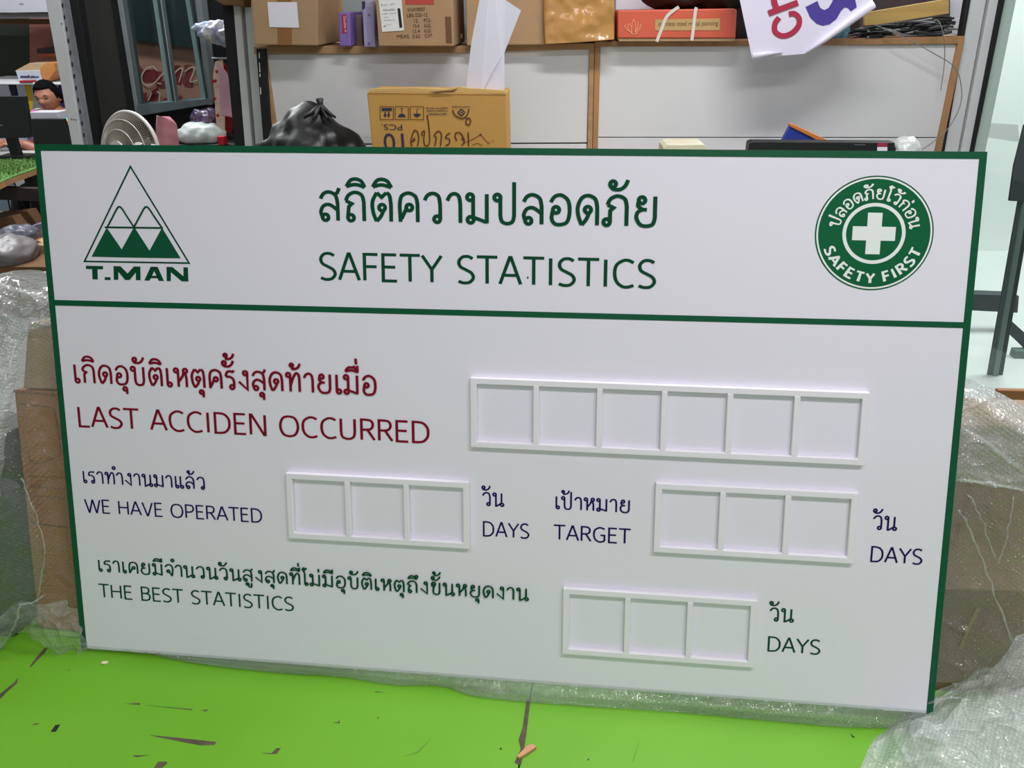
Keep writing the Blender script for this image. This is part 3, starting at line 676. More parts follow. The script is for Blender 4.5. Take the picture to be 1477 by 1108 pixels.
def ropefold(name, pts, r, parent, m=None, seed=0, pl=None):
    m = wmf
    P = [BPL(p[2]).at(p[0], p[1]) for p in pts] if pl is None else [HZ(p[2]).at(p[0], p[1]) for p in pts]
    n = 40; Q = [cr(P, i/n)+Vector((fold(Vector((i*.3, seed, 0)), .004, 1), 0, fold(Vector((seed, i*.3, 0)), .003, 1))) for i in range(n+1)]
    b = MB(); b.tube(Q, [r*(.55+.6*noise.noise(Vector((i*.5, seed, 5)))) for i in range(n+1)], 8)
    uvs = [((v-BO).dot(BX)*.5, (v-BO).dot(BU)*.5) for v in b.v]
    return mesh(name, b.v, b.f, m, parent, smooth=True, uvs=uvs)
ropefold('crease_fold', [(1384, 735, .0), (1408, 785, .0), (1432, 850, .002), (1462, 930, .01)], .003, wrapR, seed=3)
ropefold('crease_fold', [(1396, 712, .0), (1412, 740, .004), (1428, 785, .004), (1436, 805, .002)], .002, wrapR, seed=13)
ropefold('crease_fold', [(1462, 715, .01), (1458, 745, .01), (1448, 790, .006), (1440, 812, .004)], .002, wrapR, seed=14)
ropefold('crease_fold', [(1392, 620, .0), (1425, 640, .01), (1460, 668, .014), (1500, 690, .02)], .005, wrapR, seed=15)
ropefold('crease_fold', [(1384, 692, .0), (1430, 698, .006), (1500, 712, .02)], .004, wrapR, seed=5)
ropefold('crease_fold', [(75, 432, -.004), (30, 420, .01), (-30, 400, .03)], .006, wrapL, seed=6)
ropefold('crease_fold', [(36, 466, .01), (22, 500, .02), (8, 545, .04), (-10, 590, .06)], .004, wrapL, seed=7)
ropefold('crease_fold', [(30, 690, .04), (54, 750, .035), (64, 800, .03), (54, 868, .02)], .0018, wrapL, wm, seed=8)
ropefold('crease_fold', [(28, 872, .03), (50, 868, .02), (64, 858, .01)], .003, wrapL, wm, seed=9)
ropefold('crease_fold', [(28, 872, .03), (24, 895, .03), (14, 915, .02), (-10, 950, .01)], .003, wrapL, wm, seed=10)
# strip under the bottom edge of the board
low = [k7(370, 106), k7(600, 127), k7(870, 176), k7(1200, 212), k7(1430, 226), k2(200, 262), k2(400, 268), k2(540, 308), k2(800, 336), k2(1280, 370), (1000, 1030), (1110, 1040), (1200, 1048), (1300, 1052), (1350, 1050)]
lowP = [HZ(TZ+.002).at(*p) for p in low]
def strip_fn(s_, t):
    p = cr(lowP, s_); u = (p-BO).dot(BX); u = max(0.003, min(u, 1.49))
    th = max(.004, (B(u, 0).z-TZ)*.8)
    back = Vector((p.x, .05, TZ+.0015)); topb = B(u, -.0005, .0015); face = B(u, .007, .0018)
    R0 = [back, Vector((p.x, p.y+.012, TZ+.0016)), p+Vector((0, 0, 0)), p+Vector((0, .004, th*.7)), (p+topb)/2+Vector((0, 0, th*.25)), topb, face]
    q = cr(R0, t)
    if t > .3: q = q+Vector((0, 0, 1))*(max(0, fold(q, .0028, 40, 5)+.0008)+.003*crease(q, 22, 3))*(0 if t > .85 else 1)
    return q, (q.x, t*.12)
wrapS = grid('bubble_wrap_strip', strip_fn, 300, 24, wrap_mat('bubble_wrap_edge', .15, pitch=.006, fmax=.4, f0=.1, bubbles=1.2), label='flattened bubble wrap strip padding under the bottom edge of the board', cat='bubble wrap')
# crumpled heap at the lower right corner
wrapH = empty('crumpled_bubble_wrap', (1.6, -.1, TZ+.001), label='crumpled heap of bubble wrap on the table at the lower right corner', cat='bubble wrap')
def heap(name, rows, m, amp, f, seed, zs):
    RW = [[HZ(p[2]+TZ).at(p[0], p[1]) for p in r] for r in rows]
    def fn(a, t):
        p = cr([cr(r, a) for r in RW], t)
        base = p.z-TZ; e = min(1, base/.02)
        dz = (fold(p, amp, f, seed)+amp*1.1*(ridge(p, f*.7, seed+3)-.55)+amp*.5*(ridge(p, f*1.9, seed+8)-.5)+fold(p, amp*.25, f*4, seed+6)+.008*crease(p, 11, seed+2)+.003*crease(p, 30, seed+4))*e
        q = p+Vector((fold(p, amp*.6, f, seed+11), fold(p, amp*.6, f, seed+12), dz)); q.z = max(q.z, TZ+.0015)
        return q, (p.x, p.y)
    return grid(name, fn, 220, 180, m, wrapH)
heap('crumpled_sheet', [
    [(1300, 1036, .004), (1345, 1012, .03), (1390, 990, .05), (1430, 968, .07), (1477, 915, .11), (1560, 880, .13)],
    [(1286, 1052, .004), (1340, 1035, .05), (1390, 1015, .075), (1440, 1000, .09), (1500, 985, .11), (1570, 970, .12)],
    [(1262, 1072, .003), (1330, 1065, .05), (1390, 1050, .075), (1440, 1040, .085), (1500, 1030, .10), (1570, 1030, .11)],
    [(1250, 1095, .003), (1320, 1095, .035), (1390, 1090, .06), (1440, 1090, .07), (1500, 1090, .08), (1570, 1090, .08)],
    [(1236, 1130, .003), (1310, 1135, .03), (1380, 1140, .05), (1440, 1145, .055), (1500, 1150, .06), (1570, 1150, .06)]], wrap_mat('bubble_wrap_heap', .52, crink=.9, fmax=.4, f0=.08, bubbles=.5, pitch=.0052), .017, 10, 51, 0)
heap('crumpled_sheet', [
    [(1318, 1024, .004), (1360, 985, .03), (1400, 968, .05), (1440, 955, .07), (1480, 905, .11), (1570, 860, .12)],
    [(1310, 1050, .004), (1360, 1030, .04), (1410, 1015, .06), (1450, 990, .08), (1500, 960, .09), (1570, 930, .10)],
    [(1300, 1085, .003), (1355, 1085, .035), (1410, 1075, .05), (1460, 1060, .06), (1510, 1050, .07), (1570, 1040, .08)],
    [(1290, 1130, .003), (1350, 1140, .03), (1410, 1140, .04), (1460, 1140, .05), (1510, 1140, .05), (1570, 1140, .06)]], wrap_mat('bubble_wrap_heap2', .36, crink=.9, fmax=.4, f0=.08, bubbles=.5, pitch=.0052), .015, 12, 61, 0)
ropefold('crease_fold', [(1338, 1014, .05+TZ), (1375, 1006, .07+TZ), (1410, 1014, .075+TZ), (1450, 1032, .08+TZ), (1490, 1042, .09+TZ)], .0035, wrapH, wm2, 30, pl=1)
ropefold('crease_fold', [(1262, 1078, .004+TZ), (1285, 1056, .006+TZ), (1310, 1040, .01+TZ)], .0025, wrapH, wm, 31, pl=1)
ropefold('crease_fold', [(1340, 1050, .06+TZ), (1390, 1052, .075+TZ), (1440, 1058, .08+TZ)], .0025, wrapH, wm, 32, pl=1)

# ================================================================ the room behind
def zat(px, py, d, extra=0): return D(d, extra).at(px, py)
def dropslab(name, top, zbot, d, th, m, parent=None, extra=0, bevel=.002, **k):
    "like slab, but its last two points drop straight down to height zbot"
    pl = D(d, extra); P = [pl.at(*p) for p in top]
    a = P[-1].copy(); a.z = zbot; b_ = P[0].copy(); b_.z = zbot
    mb = MB(); mb.prism(P+[a, b_], pl.n*th); return mb.build(name, m, parent, bevel=bevel, **k)
def dsheet(name, rows, d, m, amp=.01, f=10, seed=1, nu=24, nv=30, parent=None, thick=.002, fx=None, **k):
    pl = D(d); RW = [[pl.at(p[0], p[1])+RN*(p[2] if len(p) > 2 else 0) for p in r] for r in rows]
    def fn(a, t):
        p = cr([cr(r, a) for r in RW], t); g = p.copy()
        if fx: g.z *= fx
        q = p-RN*(fold(g, amp, f, seed)+fold(g, amp*.4, f*2.5, seed+3)); return q, (a, t)
    o = grid(name, fn, nu, nv, m, parent, **k)
    md = o.modifiers.new('thickness', 'SOLIDIFY'); md.thickness = thick; return o
def blob(name, c, rad, m, amp=.02, f=9, seed=1, sub=4, shape=None, parent=None, flat=None, **k):
    bm = bmesh.new(); bmesh.ops.create_icosphere(bm, subdivisions=sub, radius=1)
    vs = []
    for v in bm.verts:
        d = v.co.normalized(); p = Vector((d.x*rad[0], d.y*rad[1], d.z*rad[2]))
        if shape: p = shape(d, p)
        q = p+c
        p = p+d*(amp*(1-2*abs(noise.noise(q*f+Vector((seed, 0, 0)))))*.8+fold(q, amp*.5, f*2.6, seed+2))
        p = RX*p.x+RN*p.y+Z*p.z+c
        if flat is not None: p.z = max(p.z, flat)
        vs.append(p)
    fs = [tuple(v.index for v in fc.verts) for fc in bm.faces]; bm.free()
    return mesh(name, vs, fs, m, parent, smooth=True, **k)

# ---- storage cupboards with white fronts
def cupboard(lab, xs, d, frame_m, top_px, gap, z0=0.0):
    "xs: pixel outline dict"
    e = empty('storage_cupboard', Vector((zat(xs['mid'], 150, d).x, zat(xs['mid'], 150, d).y, 0)), label=lab, cat='cupboard', group=None)
    pl = D(d)
    # top board
    slab('top_board', top_px, d, .42, frame_m, e)
    for nm in ('left', 'right'):
        if nm in xs: dropslab('side_post', xs[nm], z0, d, .42, frame_m, e)
    dropslab('back_panel', xs['panel'][:2], z0, d+.40, .01, m_wpanel, e)
    up = xs['panel']
    slab('front_panel', up, d+.012, .018, m_wpanel, e, bevel=.0015)
    lo = [(up[3][0], up[3][1]+gap), (up[2][0], up[2][1]+gap)]
    dropslab('front_panel', lo, z0+.05, d+.012, .018, m_wpanel, e, bevel=.0015)
    return e
cupboard('left storage cupboard with pale wooden edges behind the garbage bag', dict(mid=620,
    right=[(850, 70.5), (857.4, 70.2)], left=[(376, 76), (383, 76)],
    panel=[(383, 77), (850, 71), (846.5, 205.5), (386, 208)]), 2.6, m_wood, [(366, 66), (464, 66), (660, 66.5), (857.6, 62), (857.4, 71), (660, 76.5), (366, 78.5)], 2.2)
cupboard('right storage cupboard with orange wooden edges behind the black monitor', dict(mid=1110,
    left=[(858, 67), (866, 67)], right=[(1382, 63), (1391, 62.5)],
    panel=[(866, 67), (1382, 63), (1358, 198.0), (862, 197.6)]), 2.6, m_woodh, [(858, 59.6), (1060, 58.5), (1392, 52), (1391.5, 63.2), (1060, 66.8), (858, 67.5)], 1.4)
CZ = .82
cb_ = empty('counter', zat(870, 300, 2.2), label='worktop counter in front of the cupboards, hidden by the board', cat='counter')
b = MB(); A_ = zat(372, 300, 1.98); Bp_ = zat(1330, 300, 1.98)
A_.z = Bp_.z = CZ-.03; Lx = (Bp_-A_); b.prism([A_, Bp_, Bp_+RN*.6, A_+RN*.6], Z*.03); b.build('worktop', m_wpanel, cb_)
b = MB()
for q in (A_+RX*.05+RN*.05, Bp_-RX*.05+RN*.05, A_+RX*.05+RN*.55, Bp_-RX*.05+RN*.55):
    l_ = MB(); l_.box((q.x, q.y, (CZ-.03)/2), (.05, .05, CZ-.03), RX, RN); l_.build('leg', m_alu_d, cb_)
# wall above the cupboards
slab('wall_middle', rect(345, -260, 1398, 66), 3.12, .08, mat('blue_grey_wall', (150, 162, 170), .8, .06, 2), kind='structure')

# ---- boxes on top of the cupboards
def carton(lab, px, d, th, m, name='cardboard_box', cat='cardboard box', bevel=.004, group=None):
    return slab(name, px, d, th, m, label=lab, cat=cat, bevel=bevel, group=group)
bx1 = carton('brown carton with a blank white sheet taped on, left end of shelf', [(357, -60), (458, -60), (458, 66), (367, 65)], 2.52, .3, m_kraft2)
px_patch('packing_tape', [(399, -60), (420, -60), (421, 65), (401, 65)], D(2.52), m_tape, bx1, th=.0004, label='brown tape strip')
px_patch('white_sheet', [(386, 3), (428.5, 3), (431.6, 40), (389, 39)], D(2.52), m_whitepaper, bx1, off=.002, label='blank white sheet')
bx0 = carton('dark brown carton edge above the white door profiles', [(300, -60), (352, -60), (352, 11), (340, 8), (322, 8), (305, -2)], 2.62, .25, m_kraft_d)
m_purp = mat('lilac_box', (128, 106, 178), .5, .08, 20)
m_purp2 = mat('pale_lilac_box', (166, 158, 200), .5, .08, 20)
p1 = carton('narrow purple box with a red label on the shelf', [(487.8, 18), (504.5, 17), (506, 67), (489.8, 67)], 2.56, .18, m_purp, 'purple_box', 'box')
px_patch('red_label', [(493, 21.5), (499.5, 21), (500.5, 47.5), (494.3, 48)], D(2.56), mat('label_red', (170, 40, 60), .5), p1, off=.0012)
plane_text('label_text', 'Double A', (495.6, 23.5), (497.2, 46.5), 3.4, D(2.56), mat('label_cream', (240, 210, 190), .6), parent=p1, off=.0032)
carton('small tan box squeezed between the two purple boxes', [(506.5, 22), (521, 22), (523, 67), (507.5, 67)], 2.64, .15, mat('tan_box', (158, 134, 122), .7, .3, 9), 'small_box', 'box')
p2 = carton('tall pale lilac box beside the printed carton', [(522, 2), (539, 1), (541, 68), (525, 68)], 2.55, .2, m_purp2, 'lilac_box', 'box')
px_patch('navy_corner', [(522, 1.8), (527, 2), (526.5, 12), (522.5, 15)], D(2.55), mat('navy', (40, 40, 90), .5), p2)
for yy in (20, 61): px_patch('dot_print', [(531, yy), (534, yy), (534, yy+3.5), (531, yy+3.5)], D(2.55), mat('slate', (90, 90, 130), .5), p2, off=.0012)
px_patch('grey_spine', [(528.5, 10), (537, 10), (538.5, 66), (530, 66)], D(2.55), mat('grey_lilac', (146, 142, 184), .5), p2, off=.0004)
bx2 = carton('printed shipping carton with a white address label on the shelf', [(538, -60), (651, -60), (655, 66.8), (546, 66.8)], 2.50, .3, m_kraft2)
P25 = D(2.50)
px_patch('side_tape', [(642, 24), (650.5, 24), (652, 62), (643.5, 62)], P25, m_kraft_d, bx2, th=.0003)
lb = px_patch('address_label', [(545, -10), (578.5, -10), (583, 44), (551.3, 46)], P25, mat('label_white', (222, 226, 224), .6), bx2, off=.0016, label='white address label')
px_patch('barcode', [(573.5, 12), (577.5, 12), (580.6, 39.5), (576.6, 40)], P25, m_ink, bx2, off=.0026)
for i, (x0, x1, y, h) in enumerate(((550, 557, 9, 4), (562, 568, 8, 4), (553, 569, 16, 4), (551, 559, 21, 2), (563, 570, 20.5, 2), (555, 559, 26, 1.6), (554, 569, 30, 1.4), (554, 556, 39, 2.4), (558, 563, 36.5, 1.5))):
    px_strokes('label_print', scrib(x0, y, x1, y-.6, max(3, int((x1-x0)/1.6)), h), .7, P25, m_ink, bx2, off=.0027)
px_patch('fragile_label', [(584.5, -8), (625.6, -8), (626, 6.4), (585, 6.6)], P25, mat('red_print', (176, 70, 60), .8), bx2, off=.0006)
for t_, a, b_, h in (('W24Y09007', (588, 17), (613.5, 15.8), 5.4), ('LBS-220-12', (587.5, 24.8), (617, 23.8), 5.2), ('12', (598, 32.4), (603, 32.2), 5), ('PCS.', (612, 31.8), (622, 31.4), 5), ('10.4', (596.6, 40), (605, 39.8), 5), ('KGS.', (612.6, 39.4), (622.5, 39), 5), ('12.4', (596, 47.6), (606, 47.2), 5), ('KGS.', (612.8, 47), (622.8, 46.6), 5), ('MEAS.', (573, 55.2), (591.5, 54.8), 5), ('0.62', (595.6, 54.8), (606.5, 54.6), 5), ('CUFT', (612.8, 54.2), (624.2, 53.8), 5)):
    plane_text('stencil_print', t_, a, b_, h, P25, mat('stencil_ink', (66, 44, 34), .8), parent=bx2, off=.0012)
bx3 = carton('plain tan carton behind the propped white paper', [(671, -60), (785.5, -60), (785.5, 64.5), (673, 66)], 2.56, .3, m_kraft)
px_patch('print_marks', [(664.5, 49), (667, 49), (667, 55), (664.5, 55)], D(2.56), m_kraft_d, bx3)
# parcel in shiny film
par = dsheet('wrapped_parcel', [[(783, -40, .02), (790, -40), (835, -42), (880, -40), (887, -40, .02)], [(784, 0, .015), (792, 0), (835, 0), (878, 0), (886, 0, .015)], [(785, 32, .012), (793, 32), (835, 31), (878, 30), (886.5, 30, .012)], [(786, 64, .012), (794, 63.4), (835, 61), (878, 57.6), (886, 57, .012)]], 2.53, mat('film_wrapped_kraft', (196, 146, 84), .18, .12, 6, coat=.6), .013, 14, 4, 60, 50, label='golden brown parcel under shiny plastic film beside the red box', cat='parcel')
b = MB(); b.prism([zat(*p, 2.56) for p in ((786, -40), (885, -40), (885, 57.2), (787, 63.6))], RN*.25); b.build('parcel_body', mat('film_wrapped_kraft', (196, 146, 84)), par, bevel=.006)
# red box
rb = carton('flat orange red box tied with two white straps on the shelf', [(891, 18), (893, 15), (1060, 12.4), (1063, 15), (1061, 55), (891, 55)], 2.54, .22, mat('orange_red_card', (208, 92, 66), .6, .1, 5), 'red_box', 'box')
slab('box_base', [(891, 55.1), (1061, 55.1), (1058, 59.5), (893, 59.8)], 2.545, .22, m_kraft, rb)
P254 = D(2.54)
px_patch('text_label', [(945, 28), (1038.5, 26.5), (1037.8, 43.6), (945, 44)], P254, mat('tan_label', (186, 152, 100), .7), rb)
plane_text('label_text', 'stainless steel metal painting', (949, 37.6), (1035.5, 36.4), 6.4, P254, mat('brown_print', (92, 70, 40), .7), parent=rb, off=.0022)
px_strokes('lotus_emblem', [[(911, 48), (906, 42), (907, 34), (911, 40)], [(911, 47), (903, 42), (901, 36)], [(911, 48), (911, 38), (914, 28), (917, 38), (916, 47)], [(917, 48), (922, 42), (925, 34)], [(917, 46), (920, 38), (920, 31)], [(910, 48), (914, 49.5), (920, 48)]], 1.2, P254, mat('pale_print', (228, 150, 112), .7), rb)
for pts in ([(979, 10), (970, 16), (961, 25), (954, 42), (947, 60)], [(1004, 10.5), (1002.5, 18), (1000, 40), (997.5, 58.5)]):
    px_strokes('strap', [pts], 4.6, P254, mat('white_strap', (214, 206, 196), .5), rb, off=.004)
carton('white box on the shelf behind the red box', [(888, -60), (975, -60), (975, 14), (888, 15)], 2.86, .2, m_whitepaper, 'white_box', 'box')
blob('black_bag', zat(1005, -14, 2.70), (.20, .07, .07), mat('black_polythene', (14, 14, 17), .3, bump=.4, bs=20), .02, 12, 9, 4, label='crumpled black plastic bag lying over the red box', cat='plastic bag')
carton('black board standing on shelf between red box and banner', [(1052, -60), (1100, -60), (1100, 58), (1062, 58)], 2.72, .03, m_dark, 'black_sheet', 'board')
# banner
bn = MB(); PB = D(2.42); q7 = lambda x, y: (1060+x/7.033, y/7.033)
bn.prism([PB.at(*p) for p in (q7(-60, -900), q7(50, 0), q7(175, 590), q7(710, 545), q7(1400, 45), q7(1400, -900))], RN*.0015)
banner = bn.build('vinyl_banner', mat('banner_white', (222, 218, 238), .4, .02, 3), label='white vinyl banner with red and purple letters hanging over the shelf', cat='banner')
b = MB(); Q = [PB.at(*q7(x, y))-RN*.006 for x, y in ((178, 572), (300, 548), (480, 530))]; b.tube(Q, [.011, .008, .002], 10); b.build('rolled_edge', mat('banner_white', (222, 218, 238)), banner, smooth=True)
b = MB(); Q = [PB.at(*q7(x, y))-RN*.006 for x, y in ((712, 535), (900, 400), (1150, 215), (1395, 42))]; b.tube(Q, [.003, .010, .014, .014], 10); b.build('rolled_edge', mat('banner_white', (222, 218, 238)), banner, smooth=True)
px_strokes('red_letter', [[q7(448, 178), q7(405, 240), q7(408, 322), q7(480, 364), q7(570, 340), q7(640, 268), q7(650, 190), q7(604, 140), q7(545, 143)]], 8.0, PB, mat('banner_red', (168, 40, 70), .5), banner, label='red letter c')
px_strokes('red_letter', [[q7(338, 135), q7(637, 25)], [q7(430, 95), q7(402, 40), q7(395, -40), q7(440, -120)]], 8.6, PB, mat('banner_red', (168, 40, 70)), banner, off=.003, label='red letter h')
px_patch('purple_letter', [q7(*p) for p in ((715, 70), (765, 180), (830, 240), (890, 260), (960, 245), (1030, 190), (1075, 110), (1110, 75), (1145, 80), (1175, 115), (1235, 72), (1210, -40), (1010, -40), (985, 20), (950, 80), (905, 102), (865, 80), (835, 10))], PB, mat('banner_purple', (74, 58, 148), .5), banner, label='purple letter S')
# blue box, cables, plank
carton('small pale blue patterned box half behind the banner', [(1186, 24), (1228, 22), (1226, 55.5), (1184, 56)], 2.62, .15, mat('blue_floral', (112, 168, 190), .6, c2=(70, 110, 120), vs=60), 'blue_box', 'box')
carton('dark stained box behind the plank on the shelf', [(1240, -60), (1371, -60), (1371, 44), (1240, 46)], 2.80, .2, mat('dark_box', (70, 58, 62), .7, .3, 8), 'dark_box', 'box')
pk = slab('wooden_plank', [(1247, 19), (1264, 15.5), (1369, -2), (1369, 19.6), (1264, 36), (1247, 37)], 2.58, .018, mat('yellow_wood', (190, 156, 92), .6, .2, 4, stretch=(1, 1, 14)), label='yellowish wooden plank lying tilted over the cable tangle', cat='plank')
cbn = empty('cable_bundle', zat(1300, 50, 2.62), label='tangled bundle of black and grey cables on the shelf right end', cat='cables')
for i in range(34):
    x0 = random.uniform(1226, 1250); x1 = random.uniform(1345, 1380); y0 = random.uniform(42, 54); y1 = random.uniform(24, 50)
    pts = []
    for k in range(6):
        t = k/5; pts.append(zat(x0+(x1-x0)*t+random.uniform(-4, 4), min(y0+(y1-y0)*t+random.uniform(-4, 4), 54.5-(t*3)), 2.60+random.uniform(-.01, .06)))
    Q = [cr(pts, j/20) for j in range(21)]
    b = MB(); b.tube(Q, random.choice((.003, .004, .0055)), 6)
    b.build('cable', random.choice((m_black, m_black, mat('cable_grey', (120, 124, 126), .5), mat('cable_dark', (44, 46, 48), .5))), cbn, smooth=True)
carton('white cardboard edge at the right end of the shelf', [(1366, -60), (1392, -60), (1388, 50), (1366, 51)], 2.86, .1, m_whitepaper, 'white_card', 'card')
for pts, lab in (([(1262, 36, 2.58), (1300, 52, 2.56), (1345, 76, 2.56), (1378, 98, 2.56), (1387, 130, 2.57), (1384, 155, 2.57), (1370, 182, 2.58), (1352, 200, 2.58), (1330, 216, 2.56)], 'long grey wire curving down from the shelf to the black monitor'),
                 ([(1348, 28, 2.56), (1356, 34, 2.54), (1362, 60, 2.54), (1362, 92, 2.57), (1357, 130, 2.57)], 'short grey wire end hanging straight off the shelf')):
    P = [zat(*p) for p in pts]; Q = [cr(P, i/40) for i in range(41)]
    b = MB(); b.tube(Q, .0016, 6); b.build('loose_wire', mat('wire_grey', (120, 122, 122), .5), smooth=True, label=lab, cat='wire')

# ---- things on the counter
pc = empty('packing_carton', zat(630, 200, 2.2), label='upside down golden carton marked 10 PCS. with marker scrawl behind the board', cat='cardboard box')
dropslab('box_body', [(529, 133.4), (730, 135.8)], CZ+.002, 2.15, .17, m_kraft3, pc, bevel=.003)
P215 = D(2.15)
slab('box_flap', [(534, 127.5), (600, 126.6), (640, 128.5), (662, 124.6), (672, 126.5), (728, 130), (731, 135.3), (662, 134), (531, 133)], 2.146, .003, mat('flap_cardboard', (206, 168, 104), .8, .1, 8), pc, label='torn pale top flap')
px_patch('flap_gap', [(617, 133), (632, 131.5), (652, 130), (660, 127.5), (654, 133), (630, 134.6)], D(2.146), m_kraft_d, pc)
m_pr = mat('violet_print', (44, 38, 70), .8); m_hand = mat('marker_brown', (84, 50, 22), .8)
q73 = lambda x, y: (540+x/7.385, 120+y/7.385)
plane_text('carton_count', '10', (582, 192.6), (552.5, 192.2), 26, P215, m_pr, parent=pc)
plane_text('carton_unit', 'PCS.', (580, 179.6), (550, 179), 8.2, P215, m_pr, parent=pc)
for x0 in (63, 224, 385):
    px_strokes('handling_icon_frame', [[q73(x0, 247), q73(x0+141, 250)], [q73(x0+141, 247), q73(x0+141, 388)], [q73(x0+143, 388), q73(x0, 386)], [q73(x0, 388), q73(x0, 247)]], .9, P215, m_hand, pc)
px_patch('icon_block', [q73(80, 262), q73(188, 262), q73(188, 295), q73(80, 295)], P215, m_pr, pc)
for xx in (116, 154): px_patch('arrow_icon', [q73(xx-8, 308), q73(xx+8, 308), q73(xx+8, 335), q73(xx+18, 335), q73(xx, 364), q73(xx-18, 335), q73(xx-8, 335)], P215, m_pr, pc)
px_patch('umbrella_icon', [q73(252, 360), q73(262, 335), q73(295, 320), q73(325, 335), q73(336, 360)], P215, m_pr, pc)
px_strokes('icon_stem', [[q73(294, 322), q73(294, 268)], [q73(280, 268), q73(308, 268)]], .8, P215, m_pr, pc)
px_patch('glass_icon', [q73(414, 325), q73(496, 325), q73(485, 348), q73(455, 362), q73(428, 348)], P215, m_pr, pc)
px_strokes('icon_stem', [[q73(455, 325), q73(455, 280)], [q73(455, 280), q73(470, 270)]], .8, P215, m_pr, pc)
for x0, x1, y, h in ((552, 775, 272, 18), (555, 775, 300, 16), (582, 765, 336, 20), (830, 1020, 255, 14)):
    px_strokes('small_print', scrib(*q73(x0, y), *q73(x1, y), 18, h/7.385), .9, P215, m_pr, pc)
px_strokes('diamond_mark', [[q73(890, 312), q73(926, 275)], [q73(926, 275), q73(964, 310)], [q73(964, 310), q73(928, 348)], [q73(928, 348), q73(890, 312)], [q73(915, 312), q73(938, 312)]], 1.6, P215, m_pr, pc)
hw = [[(405, 668), (392, 640), (395, 590), (425, 505), (460, 520), (474, 590), (462, 665)], [(430, 580), (405, 620), (440, 600)], [(515, 560), (505, 530), (535, 510), (528, 600), (540, 660), (575, 660), (590, 600), (580, 450), (562, 335)], [(645, 668), (660, 580), (640, 555), (680, 512), (715, 545), (705, 668)], [(808, 530), (775, 550), (760, 580), (800, 595), (798, 640), (760, 665)], [(950, 575), (935, 590), (960, 620), (930, 660)], [(880, 610), (862, 570), (870, 530), (915, 530), (950, 580), (965, 640)], [(1000, 520), (1003, 600), (1006, 668)], [(835, 285), (860, 340), (930, 375), (985, 345), (1008, 275)], [(975, 380), (1010, 372), (1026, 410), (1005, 445), (975, 420), (985, 380)]]
px_strokes('marker_scrawl', [[q73(*p) for p in st] for st in hw], 1.9, P215, m_hand, pc)
px_strokes('marker_scrawl', [[q73(975, 625), q73(1060, 590), q73(1132, 545)], [q73(1132, 545), q73(1180, 600), q73(1215, 640), q73(1235, 625)], [q73(1262, 605), q73(1268, 625)], [q73(1040, 660), q73(1100, 640), q73(1150, 668)]], .9, P215, m_hand, pc)
px_patch('marker_dot', [q73(1122, 538), q73(1142, 538), q73(1142, 556), q73(1122, 556)], P215, m_hand, pc)
# propped paper: two facets meeting at a crease
pp = MB(); a1 = D(2.20); a2 = D(2.215); pts = [((692, -2), a1), ((708, -60), a1), ((730, -60), a2), ((729, 0), a2), ((751.5, 15), a2), ((727.5, 76), a2), ((727.5, 130.5), a2), ((694, 130.5), a1), ((672, 130.5), a1), ((680, 60), a1)]
V = [p[1].at(*p[0]) for p in pts]; n_ = len(V); pp.add(V+[v+RN*.0008 for v in V], [(0, 1, 7, 8, 9), (1, 2, 3, 4, 5, 6, 7), (n_+9, n_+8, n_+7, n_+1, n_), (n_+7, n_+6, n_+5, n_+4, n_+3, n_+2, n_+1)]+[(i, (i+1) % n_, n_+(i+1) % n_, n_+i) for i in range(n_)])
paper = pp.build('paper_sheet', mat('lilac_paper', (206, 206, 220), .7, .03, 5), label='tall creased white paper propped upright on the golden carton', cat='paper')
px_strokes('crease', [[(724, 82), (712, 102), (698, 129)]], .8, D(2.199), mat('crease_grey', (170, 170, 186), .8), paper, off=.001)
# garbage bag
def bagshape(d, p):
    t = max(0, d.z); a = math.atan2(d.y, d.x)
    pinch = 1-.55*t**3
    r = pinch*(1+.05*math.sin(a*9+d.z*2)*t+.03*math.sin(a*17)*t)
    return Vector((p.x*r, p.y*r, p.z*(1+.10*t**4)))
gc = zat(452, 232, 2.3); gc.z = CZ+.17
gt = zat(461, 152, 2.3).z
gb = blob('garbage_bag', gc, (.192, .16, (gt-gc.z)/1.10), mat('garbage_film', (20, 20, 22), .42, bump=.6, bs=22), .026, 9, 5, 5, bagshape, flat=CZ+.001, label='knotted black garbage bag between the door profiles and the golden carton', cat='garbage bag')
kn = zat(462, 152, 2.28)
b = MB()
for i in range(7):
    a = i*.9; q0 = kn+RX*(.05*math.cos(a))-RN*(.05*math.sin(a)*.6+.02)-Z*.035
    b.tube([q0, (q0+kn)/2-Z*.002, kn, kn+RX*(.006*math.cos(a))+Z*.022+RN*.004*math.sin(a)], [.004, .006, .009, .007], 7)
b.build('tied_knot', mat('garbage_film', (20, 20, 22)), gb, smooth=True)
# cream cloth, monitor, notebook, plastic wad
dropslab('folded_cloth', [(957, 213), (962, 208.5), (1016, 208.5), (1020, 213)], CZ+.001, 2.12, .1, mat('cream_cloth', (214, 210, 184), .9, .1, 20), label='folded cream cloth showing just above the board top edge', cat='cloth')
mo = empty('black_monitor', zat(1185, 215, 2.2), label='flat black monitor showing above the board top right', cat='monitor')
dropslab('monitor_case', [(1080, 213), (1081, 206), (1086, 204), (1291, 205.5), (1293, 214)], CZ+.06, 2.16, .04, m_dark, mo, bevel=.003)
px_patch('red_sticker', [(1265, 206), (1279.5, 206), (1279.5, 212), (1265, 212)], D(2.16), mat('sticker_red', (150, 40, 70), .5), mo)
px_patch('white_sticker', [(1265, 212), (1279.5, 212), (1279.5, 222), (1265, 222)], D(2.16), m_whitepaper, mo)
px_strokes('monitor_marking', [[(1232, 208.6), (1248, 208.8)]], .9, D(2.16), mat('mark_grey', (110, 114, 118), .5), mo)
